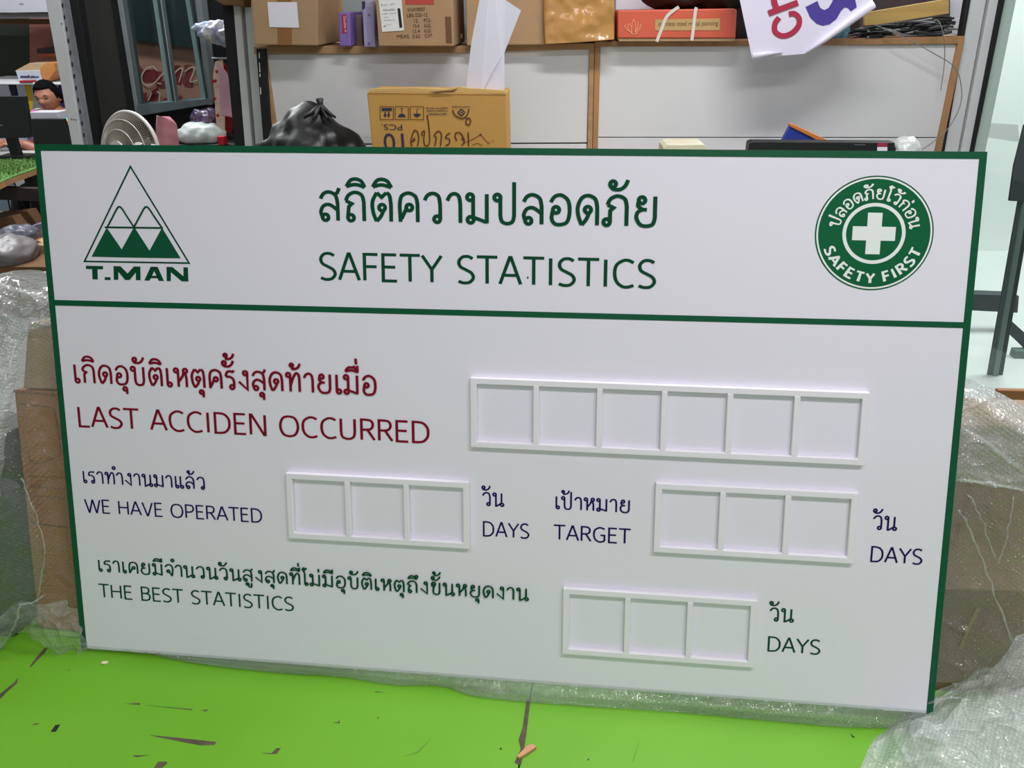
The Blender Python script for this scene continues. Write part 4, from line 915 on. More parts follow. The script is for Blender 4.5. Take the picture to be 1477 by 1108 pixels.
b = MB(); q = zat(1185, 215, 2.18); b.box((q.x, q.y, CZ+.031), (.2, .14, .06), RX, RN); b.build('monitor_stand', m_dark, mo)
nb = dropslab('blue_folder', [(1122, 216), (1140, 181), (1190, 209), (1190, 216)], CZ+.001, 2.30, .02, mat('royal_blue', (38, 60, 150), .5), label='blue folder with orange edge leaning behind the black monitor', cat='folder')
slab('orange_edge', [(1140, 178.5), (1144, 179), (1198, 204), (1186, 206), (1140, 183)], 2.295, .024, mat('orange_card', (206, 124, 58), .6), nb)
bw_ = blob('plastic_wad', zat(1307, 214, 2.16), (.034, .03, .030), wrap_mat('crinkled_film', .55, pitch=.02, bubbles=0, crink=1), .012, 30, 3, 4, label='crinkled clear plastic wad at the right end of the monitor', cat='plastic film')
b = MB(); q = zat(1307, 214, 2.16); b.box((q.x, q.y, (CZ+q.z-.02)/2), (.05, .05, q.z-.02-CZ), RX, RN); b.build('film_tail', m_whitepaper, bw_)

# ---- left partition: profiles, slotted post, dark panels, sliding window
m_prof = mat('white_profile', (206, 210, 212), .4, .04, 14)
def trim(name, px, d, th, m, **k): return slab(name, px, d, th, m, kind='structure', **k)
trim('trim_1', [(329, -80), (339.5, -80), (366, 240), (355.5, 240)], 2.68, .03, m_prof)
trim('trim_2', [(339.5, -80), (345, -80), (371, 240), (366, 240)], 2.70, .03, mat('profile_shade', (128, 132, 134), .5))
trim('trim_3', [(345, -80), (358, -80), (383.5, 240), (371, 240)], 2.68, .03, m_prof)
trim('trim_4', [(312, -80), (329, -80), (355.5, 240), (341, 240)], 2.69, .04, m_black)
sd_ = trim('trim_5', [(369, 70), (382, 70), (392.5, 225), (381, 225)], 2.585, .02, m_black)
for (a, b_) in ((76, 84), (90, 104), (106, 111), (126, 136)):
    px_strokes('white_tick', [[(371+a*.04, a), (371+b_*.04, b_)]], 1.2, D(2.585), m_white, sd_)
po = slab('slotted_post', [(51, -80), (73, -80), (121, 225), (106.5, 225)], 2.85, .012, m_white, label='white slotted steel upright left of the black partition', cat='post')
pf = slab('slotted_flange', [(73, -80), (78, -80), (130, 225), (121, 225)], 2.86, .035, mat('flange_grey', (140, 144, 152), .5, .2, 30), po)
for k in range(13):
    y = 8+k*17.0; t = (y+80)/305; x = 75.5+t*50.5
    px_patch('slot', [(x-1, y-3), (x+1, y-3), (x+1.6, y+3), (x-.4, y+3)], D(2.86), m_ink, po)
for x, y in ((89, 34), (103, 172), (106.5, 172.5), (110, 172.8)):
    px_patch('screw_hole', [(x-.8, y-.8), (x+.8, y-.8), (x+.8, y+.8), (x-.8, y+.8)], D(2.85), m_ink, po)
trim('wall_partition_1', [(73, -80), (101, -80), (146, 225), (120, 225)], 3.02, .04, m_black)
trim('wall_partition_2', [(97, -80), (155, -80), (206, 260), (146, 260)], 3.28, .05, m_walldark)
trim('wall_partition_3', [(147, -80), (160, -80), (204, 168), (210, 260), (199, 260)], 3.27, .05, m_black)
trim('wall_partition_4', [(190, 160), (310, 150), (345, 150), (345, 270), (190, 270)], 3.33, .05, m_black)
trim('wall_partition_5', [(277, -80), (335, -80), (350, 270), (318, 270), (306, 150)], 3.33, .05, m_black)
wd = empty('window_1', zat(235, 100, 3.3), kind='structure')
def wpart(name, px, d, th, m, **k): return slab(name, px, d, th, m, wd, **k)
wpart('window_frame', [(156, -80), (164, -80), (199, 152), (196, 168)], 3.25, .06, m_alu, label='left jamb of the aluminium frame')
wpart('window_frame', [(197, 151), (306, 141.5), (306, 150), (196, 168)], 3.24, .08, mat('sill_alu', (120, 132, 140), .45, .2, 20, metal=.4))
wpart('window_frame', [(272, -80), (280, -80), (306, 142), (298, 146)], 3.25, .06, mat('jamb_grey', (128, 134, 138), .5, .15, 20))
wpart('sash_stile', [(208, -80), (214, -80), (250, 148), (242, 148)], 3.27, .03, mat('teal_alu', (148, 178, 180), .4, .1, 20, metal=.3))
wpart('sash_stile', [(214, -80), (219, -80), (252.5, 151), (249, 151)], 3.25, .03, m_alu_d)
wpart('sash_stile', [(219, -80), (221, -80), (254.5, 151), (252.5, 151)], 3.24, .03, m_alu)
wpart('sash_stile', [(254, -80), (260, -80), (297.5, 146), (291, 146)], 3.27, .03, mat('teal_alu', (148, 178, 180)))
wpart('sash_stile', [(260, -80), (262, -80), (299, 146), (297, 146)], 3.24, .03, m_alu_d)
wpart('sash_rail', [(198, 148), (242, 146), (243, 152), (198, 156)], 3.275, .02, m_alu_d)
wpart('sash_rail', [(252, 144.5), (297, 141), (298, 147), (253, 151)], 3.275, .02, m_alu_d)
m_gl = glass_mat('window_glass', (196, 214, 214))
wpart('pane', [(162, -80), (209, -80), (243, 148), (198, 150)], 3.285, .004, m_gl, bevel=0)
wpart('pane', [(219, -80), (257, -80), (292, 144), (252, 147)], 3.285, .004, m_gl, bevel=0)
# wall seen through the window
sw = trim('wall_salmon', [(110, 30), (330, 30), (345, 330), (110, 330)], 3.95, .05, m_salmon)
trim('wall_teal', [(110, -180), (340, -180), (340, 78), (279, 70), (242, 65), (182, 57), (110, 48)], 3.93, .012, mat('dark_teal', (27, 38, 42), .6, .15, 2))
PS = D(3.95); q79 = lambda x, y: (170+x/7.914, 40+y/7.914)
m_rp = mat('painted_red', (160, 44, 44), .8, .2, 9); m_pk = mat('painted_pink', (244, 196, 176), .8)
px_strokes('painted_shadow', [[q79(160, 480), q79(230, 470), q79(260, 560), q79(200, 640)], [q79(330, 480), q79(330, 620)], [q79(400, 480), q79(400, 620)], [q79(460, 500), q79(480, 640), q79(560, 640)], [q79(200, 540), q79(200, 620)], [q79(640, 480), q79(700, 480), q79(680, 640)], [q79(760, 470), q79(830, 480), q79(780, 620), q79(860, 640)], [q79(290, 740), q79(290, 850), q79(360, 830), q79(430, 740), q79(400, 850)], [q79(520, 850), q79(740, 815)]], 10.5, PS, m_rp, sw, off=.001, label='red painted letter shadows on the salmon wall')
px_strokes('painted_script', [[q79(450, 490), q79(410, 445), q79(330, 465), q79(280, 540), q79(285, 620), q79(350, 660), q79(430, 620), q79(500, 540), q79(560, 480)], [q79(500, 640), q79(450, 630)], [q79(630, 600), q79(660, 510), q79(720, 460), q79(740, 490), q79(700, 620)], [q79(770, 500), q79(820, 460), q79(870, 450), q79(870, 500), q79(830, 610), q79(910, 600)], [q79(160, 590), q79(200, 640), q79(250, 600)], [q79(200, 730), q79(240, 760), q79(235, 850)], [q79(350, 830), q79(390, 740)], [q79(450, 730), q79(480, 750), q79(475, 850)]], 1.9, PS, m_pk, sw, off=.004, label='pink painted script outlines on the salmon wall')
# ---- fan
fan = empty('pedestal_fan', Vector((zat(190, 222, 2.78).x, zat(190, 222, 2.78).y, 0)), label='pale grey pedestal fan in front of the sliding window', cat='fan')
fc = zat(189, 221, 2.78); fnn = (-RX*.42-RN*.82+Z*.20).normalized(); fx_ = (RX*.80-RN*.30-Z*.36).normalized(); fx_ = (fx_-fnn*fx_.dot(fnn)).normalized(); fy_ = fnn.cross(fx_)
FR = .178; m_fan = mat('fan_plastic', (206, 200, 198), .45); m_fanw = mat('fan_wire', (150, 144, 132), .5)
def fp(a, r, h): return fc+fx_*(math.cos(a)*r)+fy_*(math.sin(a)*r*.88)+fnn*h
def gh(r): return .055*(1-(r/FR)**2)**.6
b = MB(); b.tube([fp(2*PI*i/64, FR, 0) for i in range(64)], .0075, 8, closed=True); b.build('guard_rim', m_fan, fan, smooth=True)
for rr in (.80, .55): b = MB(); b.tube([fp(2*PI*i/48, FR*rr, gh(FR*rr)) for i in range(48)], .0018, 6, closed=True); b.build('guard_ring', m_fan, fan, smooth=True)
b = MB()
for i in range(110):
    a = 2*PI*i/110; b.tube([fp(a+.12*(1-q), FR*(.28+.72*q), gh(FR*(.28+.72*q))*.98) for q in (0, .25, .5, .75, 1)], .0009, 4)
b.build('guard_wires', m_fanw, fan, kind='stuff')
b = MB(); b.prism([fp(2*PI*i/32, FR*.28, .050) for i in range(32)], fnn*.008); b.build('guard_badge', m_fan, fan)
b = MB()
for i in range(60):
    a = 2*PI*i/60; b.tube([fp(a, FR*.3, -.06), fp(a, FR*.8, -.045), fp(a, FR, 0)], .0009, 4)
b.build('rear_guard_wires', m_fanw, fan, kind='stuff')
b = MB(); b.tube([fc-fnn*.03, fc-fnn*.16], [.045, .035], 16); b.build('motor_housing', m_fan, fan, smooth=True)
for k in range(3):
    a0 = k*2*PI/3; b = MB(); vs = []
    for i in range(7):
        t = i/6; vs.append([fp(a0+t*1.1, FR*r, .02-.03*t) for r in (.2, .5, .78-.1*abs(t-.5))])
    V = [v for r in vs for v in r]; b.add(V, [(i*3+j, i*3+j+1, i*3+j+4, i*3+j+3) for i in range(6) for j in range(2)])
    o = b.build('blade', mat('fan_blade', (120, 116, 108), .4), fan); md = o.modifiers.new('t', 'SOLIDIFY'); md.thickness = .002
pb = fc-fnn*.10; b = MB(); b.tube([Vector((pb.x, pb.y, .03)), pb], .014, 10); b.build('pole', m_fan, fan, smooth=True)
b = MB(); b.tube([Vector((pb.x, pb.y, 0.001)), Vector((pb.x, pb.y, .03))], .12, 24); b.build('base', m_fan, fan)
# ---- low cabinet and soft things in front of the window
lc = MB(); q0 = zat(205, 212, 3.01); q1 = zat(344, 212, 3.01); q0.z = q1.z = .001; lc.prism([q0, q1, q1+RN*.3, q0+RN*.3], Z*(zat(280, 211, 2.98).z-.001))
LCZ = zat(280, 211, 2.98).z
lc.build('low_cabinet', m_black, label='low black cabinet under the sliding window', cat='cabinet')
pk_ = dsheet('pink_cloth', [[(221, 168, .03), (232, 168), (240, 170, .03)], [(222, 180, .02), (238, 174), (252, 184, .02)], [(224, 212, .01), (240, 212), (256, 212, .01)]], 2.97, mat('dusty_pink', (188, 128, 138), .9, .15, 12), .012, 12, 4, label='dusty pink cloth behind the right side of the fan', cat='cloth')
m_pb = mat('white_polythene', (196, 206, 204), .35, .25, 14, bump=.5, bs=24)
def setflat(c): c.z = max(c.z, LCZ); return c
q = zat(289, 196, 3.10); blob('white_plastic_bag', q, (.098, .07, .052), m_pb, .016, 13, 2, 5, flat=LCZ+.002, label='stuffed white plastic bag beside the hanging clothes', cat='plastic bag')
q = zat(297, 169, 3.16); blob('glitter_bag', q, (.055, .05, .032), mat('iridescent_foil', (150, 150, 160), .2, vs=50, c2=(120, 60, 130), metal=.6, bump=1, bs=60), .016, 30, 7, 4, label='glittery purple and green foil bag on top of the white bag', cat='bag')
blob('upper_plastic_bag', zat(312, 47, 3.12), (.085, .04, .05), mat('clear_white_polythene', (206, 204, 206), .3, .3, 18, bump=.6, bs=30, c2=(120, 134, 170)), .022, 22, 12, 5, lambda d, p: Vector((p.x, p.y, p.z*(.35+.65*(d.x+1)/2)-d.x*.015)), label='white and blue plastic bag hanging high beside the window', cat='plastic bag')
def dots(pl, spots, m, parent, r=2.6):
    for i, (x, y) in enumerate(spots):
        px_patch('red_dot', [(x+r*math.cos(k*PI/4)*(1+.2*math.sin(k*3+i)), y+r*1.2*math.sin(k*PI/4)) for k in range(8)], pl, m, parent, off=.012)
m_drd = mat('deep_red', (150, 24, 36), .8)
c1 = dsheet('dotted_garment', [[(311, 89), (316, 87), (322, 86)], [(308, 108), (315, 106), (324, 106)], [(309, 130), (316, 130), (325, 130)], [(311, 160), (318, 160), (325, 160)], [(316, 200), (321, 200), (326, 198)]], 3.12, mat('beige_cloth', (214, 184, 164), .9, .1, 12), .012, 16, 5, fx=.2, label='beige garment with red spots hanging beside the window', cat='clothing')
dots(D(3.12), [(312.5, 116.5), (311.5, 142), (314.5, 103), (316, 166), (321, 191), (309.5, 117)], m_drd, c1, 2.2)
c2_ = dsheet('pink_garment', [[(313, 89), (318, 93), (322, 98)], [(316, 110), (323, 108), (329, 110)], [(317, 140), (324, 140), (332, 140)], [(319, 167), (326, 168), (335, 170)]], 3.06, mat('pale_pink_cloth', (206, 162, 184), .9, .15, 12), .012, 18, 8, fx=.2, label='pale pink garment hanging over the spotted one', cat='clothing')
c3 = dsheet('red_garment', [[(321, 92), (326, 93), (329, 104)], [(323, 120), (328, 120), (331, 120)], [(321, 170), (328, 170), (335, 170)], [(324, 195), (330, 192), (336, 190)]], 3.15, m_drd, .01, 18, 3, label='deep red garment hanging behind the pink one', cat='clothing')
b = MB(); q = zat(321, 204, 3.02); b.box((q.x, q.y, (LCZ+q.z+.02)/2+.002), (.028, .03, q.z+.02-LCZ), RX, RN); b.build('red_carton', mat('bright_red', (190, 26, 40), .5), label='small bright red box below the hanging garments', cat='box')
b = MB(); b.tube([zat(306, 84, 3.12), zat(330, 84, 3.10), zat(338, 84, 2.76)], .004, 6); b.build('hanging_rail', m_alu, label='thin rail carrying the hanging garments', cat='rail')

# ---- right glass partition and the bright room behind it
trim('trim_6', [(1407, -40), (1430, -40), (1378, 240), (1358, 240)], 2.62, .04, m_prof)
trim('trim_7', [(1402, -40), (1407.5, -40), (1359, 240), (1354, 240)], 2.61, .03, m_dark)
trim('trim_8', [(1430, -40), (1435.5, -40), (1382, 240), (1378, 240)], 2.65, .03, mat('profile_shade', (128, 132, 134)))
trim('trim_9', [(1435.5, -40), (1450, -40), (1396, 240), (1382, 240)], 2.62, .04, m_prof)
trim('trim_10', [(1450, -40), (1458, -40), (1401, 240), (1396, 240)], 2.61, .03, m_black)
gp = empty('window_2', zat(1440, 300, 2.63), kind='structure')
m_gl2 = glass_mat('partition_glass', (246, 250, 249), rough=.03)
slab('pane', [(1458, -40), (1640, -40), (1560, 700), (1320, 700), (1401, 240)], 2.64, .008, m_gl2, gp, bevel=0)
slab('glass_edge', [(1458, -40), (1474, -40), (1417, 240), (1401, 240)], 2.632, .004, mat('frosted_teal', (176, 198, 190), .3), gp)
px_patch('tape_smear', [(1406, 176), (1468, 180), (1470, 205), (1430, 199), (1408, 196)], D(2.638), wrap_mat('smeared_tape', .35, pitch=.03, bubbles=0, crink=.6), gp)
slab('wall_bright', [(1290, -160), (1760, -160), (1700, 1000), (1200, 1000)], 4.5, .1, mat('white_green_wall', (234, 240, 238), .8), kind='structure')
bmb = slab('black_beam', [(1380, 423.5), (1470, 427), (1468, 451.5), (1380, 447)], 3.2, .06, mat('charcoal_beam', (62, 70, 76), .6), label='horizontal charcoal beam in the bright room behind glass', cat='beam')
b = MB(); Pq = [HZ(.004).at(*p) for p in ((1380, 358), (1560, 358), (1600, 640), (1385, 640))]
b.prism([p-Z*.003 for p in Pq], Z*.003); b.build('floor_bright', mat('white_floor', (226, 230, 228), .35), kind='structure')
df_ = empty('door_1', zat(1450, 400, 2.78), kind='structure')
slab('door_frame', [(1481, 225), (1487, 225), (1430, 556), (1424, 548)], 2.76, .012, mat('slate_green', (70, 88, 90), .5), df_)
slab('door_frame', [(1487, 225), (1495, 225), (1437, 560), (1430, 556)], 2.75, .012, mat('grey_green', (108, 130, 126), .45), df_)
slab('door_frame', [(1495, 225), (1501, 225), (1443, 563), (1437, 560)], 2.76, .012, mat('deep_green', (30, 50, 48), .5), df_)
slab('door_lock', [(1478, 180), (1500, 180), (1500, 292), (1456, 290), (1463, 240)], 2.74, .012, mat('charcoal_beam', (62, 70, 76)), df_)
slab('dark_brace', [(1458, 462), (1500, 500), (1500, 524), (1458, 484)], 2.95, .015, mat('charcoal_beam', (62, 70, 76)), label='sloping dark brace seen through the door glass', cat='brace')
b = MB(); q0 = zat(1466, 507, 2.92); q1 = zat(1530, 507, 2.92); z1 = q0.z; q0.z = q1.z = .001; b.prism([q0, q1, q1+RN*.04, q0+RN*.04], Z*z1); b.build('grey_crate', mat('grey_green_plastic', (112, 132, 126), .6), label='grey green crate on the floor behind the door glass', cat='crate')

# ---- far left room: wall, air conditioner, shelf, boxes
trim('wall_far_salmon', [(42, 20), (140, 20), (140, 400), (46, 400)], 6.1, .05, mat('dull_salmon', (170, 110, 96), .8, .1, 2))  # far wall in a duller salmon
trim('wall_far_olive', [(-90, 20), (44, 20), (48, 400), (-90, 400)], 6.12, .05, mat('dark_olive', (52, 56, 44), .8, .2, 1.5))
ac = slab('air_conditioner', [(-60, -60), (120, -60), (120, 17), (70, 17.5), (20, 18.4), (-60, 18)], 5.4, .25, mat('ac_white', (158, 158, 166), .5), label='white wall air conditioner above the seated man', cat='air conditioner')
slab('air_outlet', [(-60, 19), (120, 18.4), (120, 26), (-60, 27)], 5.44, .2, mat('ac_grey', (124, 122, 126), .5), ac)
px_patch('ac_mark', [(28, 4.6), (34, 4.6), (34, 6.6), (28, 6.6)], D(5.4), mat('mark_grey', (110, 114, 118)), ac)
trim('trim_11', [(-60, 28.5), (120, 28.5), (120, 35), (-60, 35.5)], 5.7, .3, m_kraft_d)
shf = slab('wall_shelf', [(-60, 118.5), (130, 119.5), (130, 122.5), (-60, 121.5)], 5.45, .5, m_white, label='long white shelf on the wall behind the seated man', cat='shelf')
sb = slab('labelled_box', [(22.5, 102.5), (57, 101.5), (62.5, 117.5), (28, 118)], 5.5, .2, mat('box_label_grey', (176, 180, 190), .7), label='cardboard box with a pale printed front on the wall shelf', cat='cardboard box')
slab('box_lid', [(20.5, 102.5), (42, 91), (78, 91), (60, 102)], 5.52, .2, mat('lid_cardboard', (170, 146, 114), .85), sb)
px_strokes('front_print', scrib(30, 112.5, 55, 112, 14, 4), 1.6, D(5.5), mat('navy_print', (40, 48, 84), .7), sb)
slab('orange_box', [(57, 99), (66, 90.5), (77, 91), (80, 102), (68, 117.4), (63, 117)], 5.46, .12, mat('orange_cardboard', (196, 128, 70), .8, .2, 8), label='tilted orange brown box leaning beside the labelled box', cat='cardboard box')
slab('red_tray', [(27, 116.5), (46, 116.3), (46, 119), (28, 119)], 5.44, .05, m_drd, label='thin red tray under the labelled box', cat='tray')
tb = slab('dark_red_case', [(52.5, 72), (54, 70), (84, 67), (86, 76), (54, 77)], 6.0, .095, mat('dark_maroon', (50, 16, 20), .5), label='long dark maroon case high on the salmon wall', cat='case')
slab('orange_strip', [(54, 77.5), (86, 76.5), (86, 81.5), (58, 82)], 6.0, .095, mat('orange_strip', (190, 84, 56), .6), tb)
slab('white_partition', [(-60, 122.5), (100, 122.5), (100, 240), (-60, 240)], 5.85, .03, mat('cool_white', (204, 210, 226), .6), label='cool white panel behind the seated man', cat='panel')
slab('navy_strip', [(11.5, 122.3), (21, 122.3), (24.5, 141), (17, 141)], 5.6, .02, mat('navy_cloth', (22, 26, 48), .7), label='navy strip hanging below the wall shelf', cat='strip')
dsheet('yellow_cloth', [[(36, 122), (40, 122), (45, 122)], [(38.5, 140), (42, 140), (47, 140)], [(41, 162), (44, 162), (47, 160)]], 5.58, mat('vivid_yellow', (222, 184, 30), .8, .1, 10), .01, 12, 3, label='narrow yellow cloth hanging below the wall shelf', cat='cloth')
slab('blue_cloth', [(84, 121), (100, 121), (100, 175), (84, 165)], 5.6, .02, mat('indigo_cloth', (44, 40, 120), .8, .2, 8), label='indigo cloth hanging behind the head of the man', cat='cloth')

# ---- desk with artificial turf
DZ = .62
dk = empty('turf_desk', HZ(DZ).at(10, 235), label='desk covered with artificial turf at the left edge', cat='desk')
dpx = [(-80, 216), (110, 216), (110, 232), (52, 243), (18, 255), (-80, 300)]
dP = [HZ(DZ).at(*p) for p in dpx]
b = MB(); b.prism([p-Z*.035 for p in dP], Z*.03); b.build('desk_top', m_woodh, dk)
b = MB(); b.prism([p-Z*.005+(Vector((0, 0, 0))) for p in dP], Z*.006); b.build('turf_backing', mat('turf_green', (84, 128, 56), .9, .4, 40), dk)
inner = [HZ(DZ).at(*p) for p in ((-80, 226), (110, 226), (110, 230), (52, 241.5), (18, 253), (-80, 294))]
b = MB()
def bary(P):
    i = random.randint(1, len(P)-2); r1, r2 = random.random(), random.random()
    if r1+r2 > 1: r1, r2 = 1-r1, 1-r2
    return P[0]+(P[i]-P[0])*r1+(P[i+1]-P[0])*r2
for i in range(5000):
    p = bary(inner); a = random.uniform(0, 2*PI); w = Vector((math.cos(a), math.sin(a), 0))*.003; h = random.uniform(.008, .018)
    b.add([p-w, p+w, p+Vector((random.uniform(-.008, .008), random.uniform(-.008, .008), h))], [(0, 1, 2)])
b.build('turf_blades', mat('turf_blade', (98, 132, 62), .8, c2=(56, 86, 40), vs=30), dk, kind='stuff')
b = MB(); b.prism([HZ(DZ+.002).at(*p) for p in ((-80, 216.5), (110, 216.5), (110, 224), (-80, 225))], Z*.004); b.build('bare_strip', mat('grey_strip', (166, 166, 162), .6), dk)
for px in ((-40, 262), (46, 262)):
    q = D(4.25).at(*px); b = MB(); b.box((q.x, q.y, (DZ-.036)/2), (.05, .05, DZ-.036), RX, RN); b.build('desk_leg', m_dark, dk)
b = MB(); q0, q1 = zat(-60, 268, 4.0), zat(90, 274, 4.0); b.prism([q0, q1, q1-Z*.075, q0-Z*.075], RN*.04); b.build('desk_rail', mat('dark_brown', (34, 24, 24), .6), dk)
ZT = DZ+.012
def screen(name, px, d, lab, cat):
    e = empty(name, zat(*px[0], d), label=lab, cat=cat)
    slab('screen_back', px, d, .03, m_dark, e, bevel=.004)
    xs = [p[0] for p in px]; c = zat(sum(xs)/len(xs), max(p[1] for p in px), d)
    b = MB(); b.box((c.x+RN.x*.05, c.y+RN.y*.05, (ZT+c.z)/2-.01), (.06, .03, abs(c.z-ZT)+.04), RX, RN); b.build('stand_neck', m_dark, e)
    b = MB(); b.box((c.x+RN.x*.05, c.y+RN.y*.05, ZT-.001), (.2, .12, .012), RX, RN); b.build('stand_base', m_dark, e)
    return e
e_ = screen('desk_monitor', [(-40, 139), (35, 139), (44.5, 194), (44, 199), (-40, 200)], 4.45, 'black monitor back at the left edge of the picture', 'monitor')
px_patch('maker_mark', [(-2, 180), (4, 180), (4, 181.4), (-2, 181.4)], D(4.45), mat('mark_grey', (110, 114, 118)), e_)
screen('desk_monitor', [(44, 171.5), (91, 171.5), (103, 206), (103, 212), (49, 212)], 4.35, 'black monitor back in front of the seated man', 'monitor')
slab('grey_tray', [(43, 162), (82, 162), (85, 171.5), (45, 171.5)], 4.42, .1, mat('tray_grey', (172, 174, 184), .5), label='pale grey tray on top of the second monitor', cat='tray')
b = MB(); b.prism([HZ(ZT).at(*p) for p in ((30, 209), (44, 206), (46, 213.5), (26, 215))], Z*.003); b.build('white_paper', m_whitepaper, label='white paper on the desk under the forearm of the man', cat='paper')
# things under the desk
slab('grey_sheet', [(18, 250), (90, 250), (90, 420), (30, 420)], 5.5, .02, mat('pale_grey_panel', (168, 174, 176), .6), label='pale grey panel standing under the turf desk', cat='panel')
slab('blue_grey_board', [(-40, 250), (17, 250), (24, 420), (-40, 420)], 5.42, .02, mat('steel_blue', (104, 118, 132), .6, .15, 6), label='blue grey board under the turf desk at the left edge', cat='board')
for P_, lab in (([(8, 260, 4.5), (14, 300, 4.5), (26, 340, 4.5)], 'black cable hanging under desk beside the blue grey board'), ([(20, 262, 4.4), (36, 300, 4.4), (58, 334, 4.4)], 'black cable slanting down to the board edge under the desk')):
    P = [zat(*p) for p in P_]; b = MB(); b.tube([cr(P, i/12) for i in range(13)], .004, 6); b.build('hanging_cable', m_black, smooth=True, label=lab, cat='cable')
slab('brown_flap_box', [(-30, 318), (18, 313), (31, 334), (10, 344), (-30, 352)], 3.95, .2, m_kraft_d, label='open dark brown carton on the floor under the turf desk', cat='cardboard box')
slab('magazine_stack', [(34, 330), (60, 322), (64, 348), (48, 356), (40, 344)], 3.9, .1, mat('magazine_cover', (150, 146, 164), .5, vs=20, c2=(90, 84, 120)), label='stack of glossy magazines leaning under the desk', cat='magazines')
slab('small_open_carton', [(39, 353), (66, 354), (66, 392), (46, 386)], 3.6, .2, m_kraft, label='small kraft carton beside the grey plastic bag', cat='cardboard box')
q = zat(14, 362, 3.5); blob('grey_plastic_bag', q, (.11, .12, .085), mat('grey_polythene', (122, 118, 120), .4, .25, 14, bump=.5, bs=20), .02, 12, 6, 4, label='grey plastic bag heaped behind the bubble wrap at the left', cat='plastic bag')
q = zat(26, 338, 3.6); blob('steel_blue_bag', q, (.085, .08, .04), mat('dark_polythene', (84, 88, 100), .4, .3, 20, bump=.5, bs=20), .018, 16, 16, 4, label='dark blue grey bag on top of the grey plastic bag', cat='plastic bag')
b = MB(); q0 = zat(-40, 385, 3.4); q1 = zat(70, 385, 3.4); zz = q0.z; q0.z = q1.z = .001; b.prism([q0, q1, q1+RN*.55, q0+RN*.55], Z*(zz-.001)); b.build('storage_crate', m_kraft_d, label='low brown crate carrying the bags and carton under the desk', cat='crate')

# ---------------------------------------------------------------- seated man
PD = 4.95
hc = zat(69.5, 140.5, PD)
man = empty('person', Vector((hc.x, hc.y, 0)), label='seated man with short black hair in a rainbow tie-dye shirt', cat='person')
yaw = math.radians(2); pit = math.radians(-10)
hf = (-RN*math.cos(yaw)+RX*math.sin(yaw)); hf = (hf*math.cos(pit)+Z*math.sin(pit)).normalized()   # facing direction
hr = hf.cross(Z).normalized(); hu = hr.cross(hf).normalized(); hr = -hr if hr.dot(RX) < 0 else hr
tilt = .06; hr, hu = (hr*math.cos(tilt)+hu*math.sin(tilt)), (hu*math.cos(tilt)-hr*math.sin(tilt))
HS = .87
def hp(x, y, z): return hc+(hr*x+hf*y+hu*z)*HS
m_skin = mat('skin', (158, 106, 84), .55, .08, 9); m_hair = mat('black_hair', (5, 4, 6), .9, spec=.1, bump=.6, bs=160)
def g(x, c, w): return math.exp(-((x-c)/w)**2)
nu, nv = 48, 40; vs = []; fs = []
for j in range(nv+1):
    th = PI*j/nv
    for i in range(nu):
        ph = 2*PI*i/nu
        dx, dy, dz = math.sin(th)*math.sin(ph), math.sin(th)*math.cos(ph), math.cos(th)
        jaw = 1-.30*max(0, -dz-.15)
        x = dx*.076*jaw*(1+.04*g(dz, .1, .4)); y = dy*(.095 if dy < 0 else .09)*(1-.12*max(0, -dz)); z = dz*.118
        f = max(0, dy)
        y += f*(.024*g(x, 0, .012+.006*(z < -.01))*g(z, -.012, .022) + .008*g(x, 0, .022)*g(z, -.052, .012) + .008*g(x, 0, .02)*g(z, -.092, .018)
               + .005*g(z, .030, .012) - .009*(g(x, .031, .016)+g(x, -.031, .016))*g(z, .010, .012) - .003*g(x, 0, .02)*g(z, -.064, .004) + .007*(g(x, .042, .018)+g(x, -.042, .018))*g(z, -.018, .02))
        vs.append(hp(x, y, z))
for j in range(nv):
    for i in range(nu): a = j*nu+i; b_ = j*nu+(i+1) % nu; fs.append((a, b_, b_+nu, a+nu))
# body: one skinned surface under the shirt
def skin_body(name, joints, edges, radii, m, parent, sub=2):
    me = bpy.data.meshes.new(name); me.from_pydata([tuple(p) for p in joints], edges, []); me.materials.append(m)
    o = bpy.data.objects.new(name, me); COL.objects.link(o)
    o.modifiers.new('skin', 'SKIN'); sv = me.skin_vertices[0].data
    for i, r in enumerate(radii): sv[i].radius = r if isinstance(r, tuple) else (r, r)
    sv[0].use_root = True
    md = o.modifiers.new('s', 'SUBSURF'); md.levels = sub; md.render_levels = sub; md2 = md
    for p in me.polygons: p.use_smooth = True
    dg = bpy.context.evaluated_depsgraph_get(); nm = bpy.data.meshes.new_from_object(o.evaluated_get(dg))
    bpy.data.objects.remove(o)
    return [v.co.copy() for v in nm.vertices], [tuple(p.vertices) for p in nm.polygons]
bf = (-RN*.93-RX*.37).normalized(); br = bf.cross(Z)*-1; br = br if br.dot(RX) > 0 else -br
nb_ = hc-hu*.09-hf*.02
def bp_(x, y, z): return Vector((hc.x, hc.y, 0))+br*x+bf*y+Z*(hc.z+z)
hand_l = HZ(DZ+.045).at(2, 207); hand_r = HZ(DZ+.045).at(30, 208)
J = [bp_(0, -.10, -.62), bp_(0, -.09, -.42), bp_(0, -.05, -.27), bp_(0, -.025, -.125), hc-hu*.10-hf*.015, hc-hu*.04,
     bp_(-.16, -.03, -.14), bp_(-.24, .06, -.40), hand_l+Z*.01-bf*.02,
     bp_(.16, -.03, -.14), bp_(.23, .10, -.42), hand_r+Z*.01,
     bp_(-.10, .28, -.62), bp_(-.10, .34, -.98+.0), bp_(.10, .28, -.62), bp_(.10, .34, -.98)]
for i in (13, 15): J[i].z = .06
Ed = [(0, 1), (1, 2), (2, 3), (3, 4), (4, 5), (3, 6), (6, 7), (7, 8), (3, 9), (9, 10), (10, 11), (0, 12), (12, 13), (0, 14), (14, 15)]
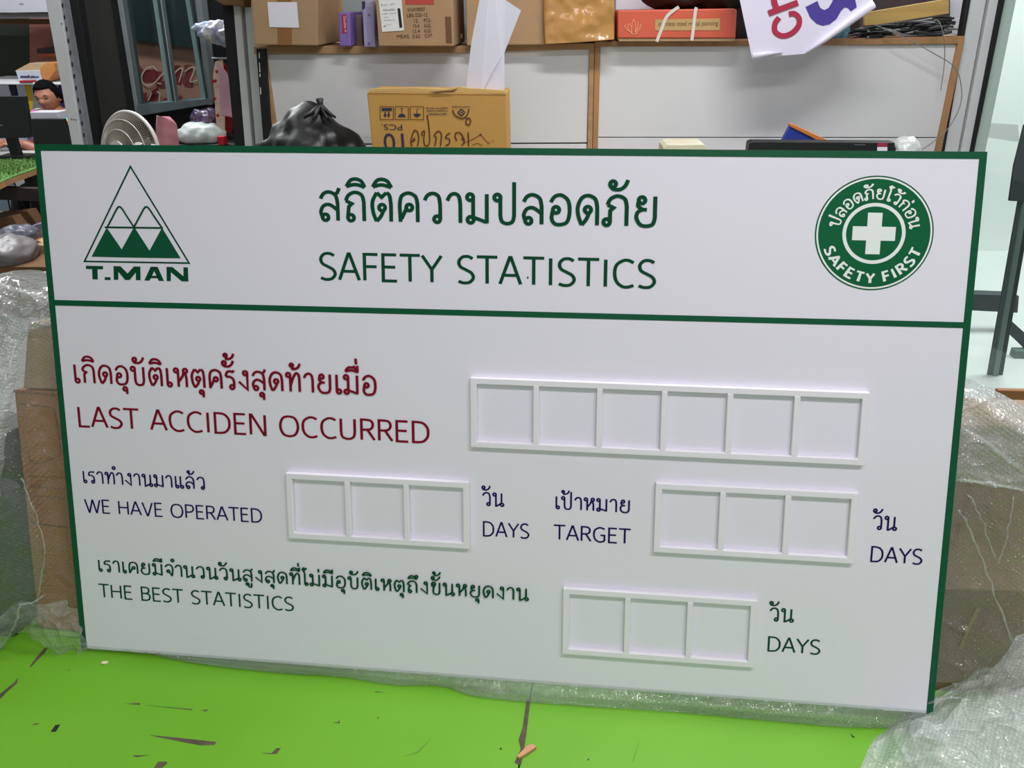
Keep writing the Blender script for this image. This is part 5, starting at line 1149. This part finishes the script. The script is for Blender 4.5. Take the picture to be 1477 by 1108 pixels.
Rd = [(.14, .11), (.13, .10), (.15, .10), (.09, .07), .055, .05, .065, .045, .028, .065, .045, .028, .075, .05, .075, .05]
bv, bf2 = skin_body('body_base', J, Ed, Rd, m_skin, None)
n0 = len(vs); vs += bv; fs += [tuple(i+n0 for i in f) for f in bf2]
mesh('body', vs, fs, m_skin, man, smooth=True)
# shirt, trousers: offset shells of the same skeleton
def shell(name, idx, grow, m):
    js = [J[i] for i in idx]; mp = {v: k for k, v in enumerate(idx)}; ed = [(mp[a], mp[b_]) for a, b_ in Ed if a in mp and b_ in mp]
    rd = [tuple(q+grow for q in Rd[i]) if isinstance(Rd[i], tuple) else Rd[i]+grow for i in idx]
    v, f = skin_body(name, js, ed, rd, m, None); return mesh(name, v, f, m, man, smooth=True)
def tie_dye():
    m = bpy.data.materials.new('tie_dye'); m.use_nodes = True; nt = m.node_tree; N = nt.nodes; L = nt.links; b = N['Principled BSDF']; b.inputs['Roughness'].default_value = .9
    tc = N.new('ShaderNodeTexCoord'); wv = N.new('ShaderNodeTexWave'); wv.wave_type = 'RINGS'; wv.inputs['Scale'].default_value = 3.2; wv.inputs['Distortion'].default_value = 2.2
    mp = N.new('ShaderNodeMapping'); mp.inputs['Location'].default_value = tuple(-(bp_(.02, .05, -.34)))
    L.new(tc.outputs['Object'], mp.inputs[0]); L.new(mp.outputs[0], wv.inputs[0])
    cr_ = N.new('ShaderNodeValToRGB'); L.new(wv.outputs[0], cr_.inputs[0]); e = cr_.color_ramp.elements
    e[0].position = 0; e[0].color = rgb(190, 50, 60); e[1].position = 1; e[1].color = rgb(206, 90, 150)
    for p, c in ((.2, (232, 214, 90)), (.4, (120, 190, 80)), (.6, (80, 150, 200)), (.8, (140, 80, 160))): q = e.new(p); q.color = rgb(*c)
    L.new(cr_.outputs[0], b.inputs['Base Color']); return m
J2 = J
Js = [bp_(-.22, .03, -.33), bp_(.22, .05, -.34)]
J += Js; Ed2 = Ed; Ed = [(0, 1), (1, 2), (2, 3), (3, 6), (6, 16), (3, 9), (9, 17)]; Rd += [.055, .055]
shell('tie_dye_shirt', [0, 1, 2, 3, 6, 9, 16, 17], .014, tie_dye())
Ed = [(0, 12), (12, 13), (0, 14), (14, 15)]
shell('trousers', [0, 12, 13, 14, 15], .012, mat('dark_trousers', (34, 38, 52), .8))
# hair cap
vs = []; fs = []
for j in range(nv+1):
    th = PI*j/nv
    for i in range(nu):
        ph = 2*PI*i/nu; dx, dy, dz = math.sin(th)*math.sin(ph), math.sin(th)*math.cos(ph), math.cos(th)
        line = .42+.10*math.sin(ph*3+1) if dy > 0 else -.25
        lim = .60 if dy > .35 else (-.05 if dy > -.1 else -.5)
        k = 1 if dz > lim else 0
        bump = 1+.06*noise.noise(Vector((dx*5, dy*5, dz*5)))+.04*noise.noise(Vector((dx*14, dy*14, dz*9)))
        sx = .087*bump if k else .062; sy = .106*bump if k else .07; sz = .137*bump if dz > 0 and k else (.118 if k else .09)
        vs.append(hp(dx*sx, dy*sy-.004, dz*sz))
for j in range(nv):
    for i in range(nu): a = j*nu+i; b_ = j*nu+(i+1) % nu; fs.append((a, b_, b_+nu, a+nu))
mesh('hair', vs, fs, m_hair, man, smooth=True)
for sx in (-1, 1):
    b = MB(); b.tube([hp(sx*(.016+.032*t), .082+.004*math.sin(PI*t)-.012*t, .030+.006*math.sin(PI*t)) for t in (0, .33, .66, 1)], [.0025, .0035, .003, .0015], 6); b.build('eyebrow', m_hair, man, smooth=True)
    b = MB(); b.tube([hp(sx*(.018+.028*t), .0775+.003*math.sin(PI*t)-.009*t, .009+.003*math.sin(PI*t)) for t in (0, .33, .66, 1)], [.0015, .0042, .0042, .0015], 6); b.build('eye', mat('dark_eye', (30, 22, 22), .3), man, smooth=True)
    b = MB(); b.tube([hp(sx*.076, -.012+.012*math.cos(t), -.004+.028*math.sin(t)) for t in [k*PI/6 for k in range(12)]], .007, 6, closed=True); b.build('ear', m_skin, man, smooth=True)
b = MB(); b.tube([hp(x, .088-abs(x)*.35, -.060+abs(x)*.06) for x in (-.024, -.012, 0, .012, .024)], [.0015, .004, .0045, .004, .0015], 6); b.build('mouth', mat('lips', (136, 72, 66), .5), man, smooth=True)
# hands with fingers resting on the desk
for hb, sgn in ((hand_l, 1), (hand_r, 1)):
    d0 = (-RX*.9-RN*.35).normalized(); sdv = d0.cross(Z).normalized()
    b = MB(); b.tube([hb-d0*.02, hb+d0*.02, hb+d0*.06], [.024, .036, .034], 10)
    for k in range(4):
        q0 = hb+d0*.06+sdv*(.024-.016*k); ln = (.068, .076, .07, .054)[k]
        b.tube([q0-d0*.01, q0+d0*ln*.4+Z*.008, q0+d0*ln*.75-Z*.002, q0+d0*ln-Z*.014], [.0085, .008, .0075, .006], 7)
    b.tube([hb+sdv*.02, hb+sdv*.045+d0*.02, hb+sdv*.05+d0*.055-Z*.006], [.011, .009, .007], 7)
    b.build('hand', m_skin, man, smooth=True)
ch = empty('office_stool', Vector((hc.x, hc.y, 0)), label='dark stool the man sits on behind the monitors', cat='stool')
sz_ = J[0].z-.13; q = bp_(0, -.06, 0)
b = MB(); b.tube([Vector((q.x, q.y, sz_-.05)), Vector((q.x, q.y, sz_))], .19, 20); b.build('seat', m_dark, ch)
b = MB(); b.tube([Vector((q.x, q.y, .03)), Vector((q.x, q.y, sz_-.05))], .025, 10); b.build('column', m_dark, ch)
b = MB(); b.tube([Vector((q.x, q.y, .001)), Vector((q.x, q.y, .03))], .2, 16); b.build('base', m_dark, ch)
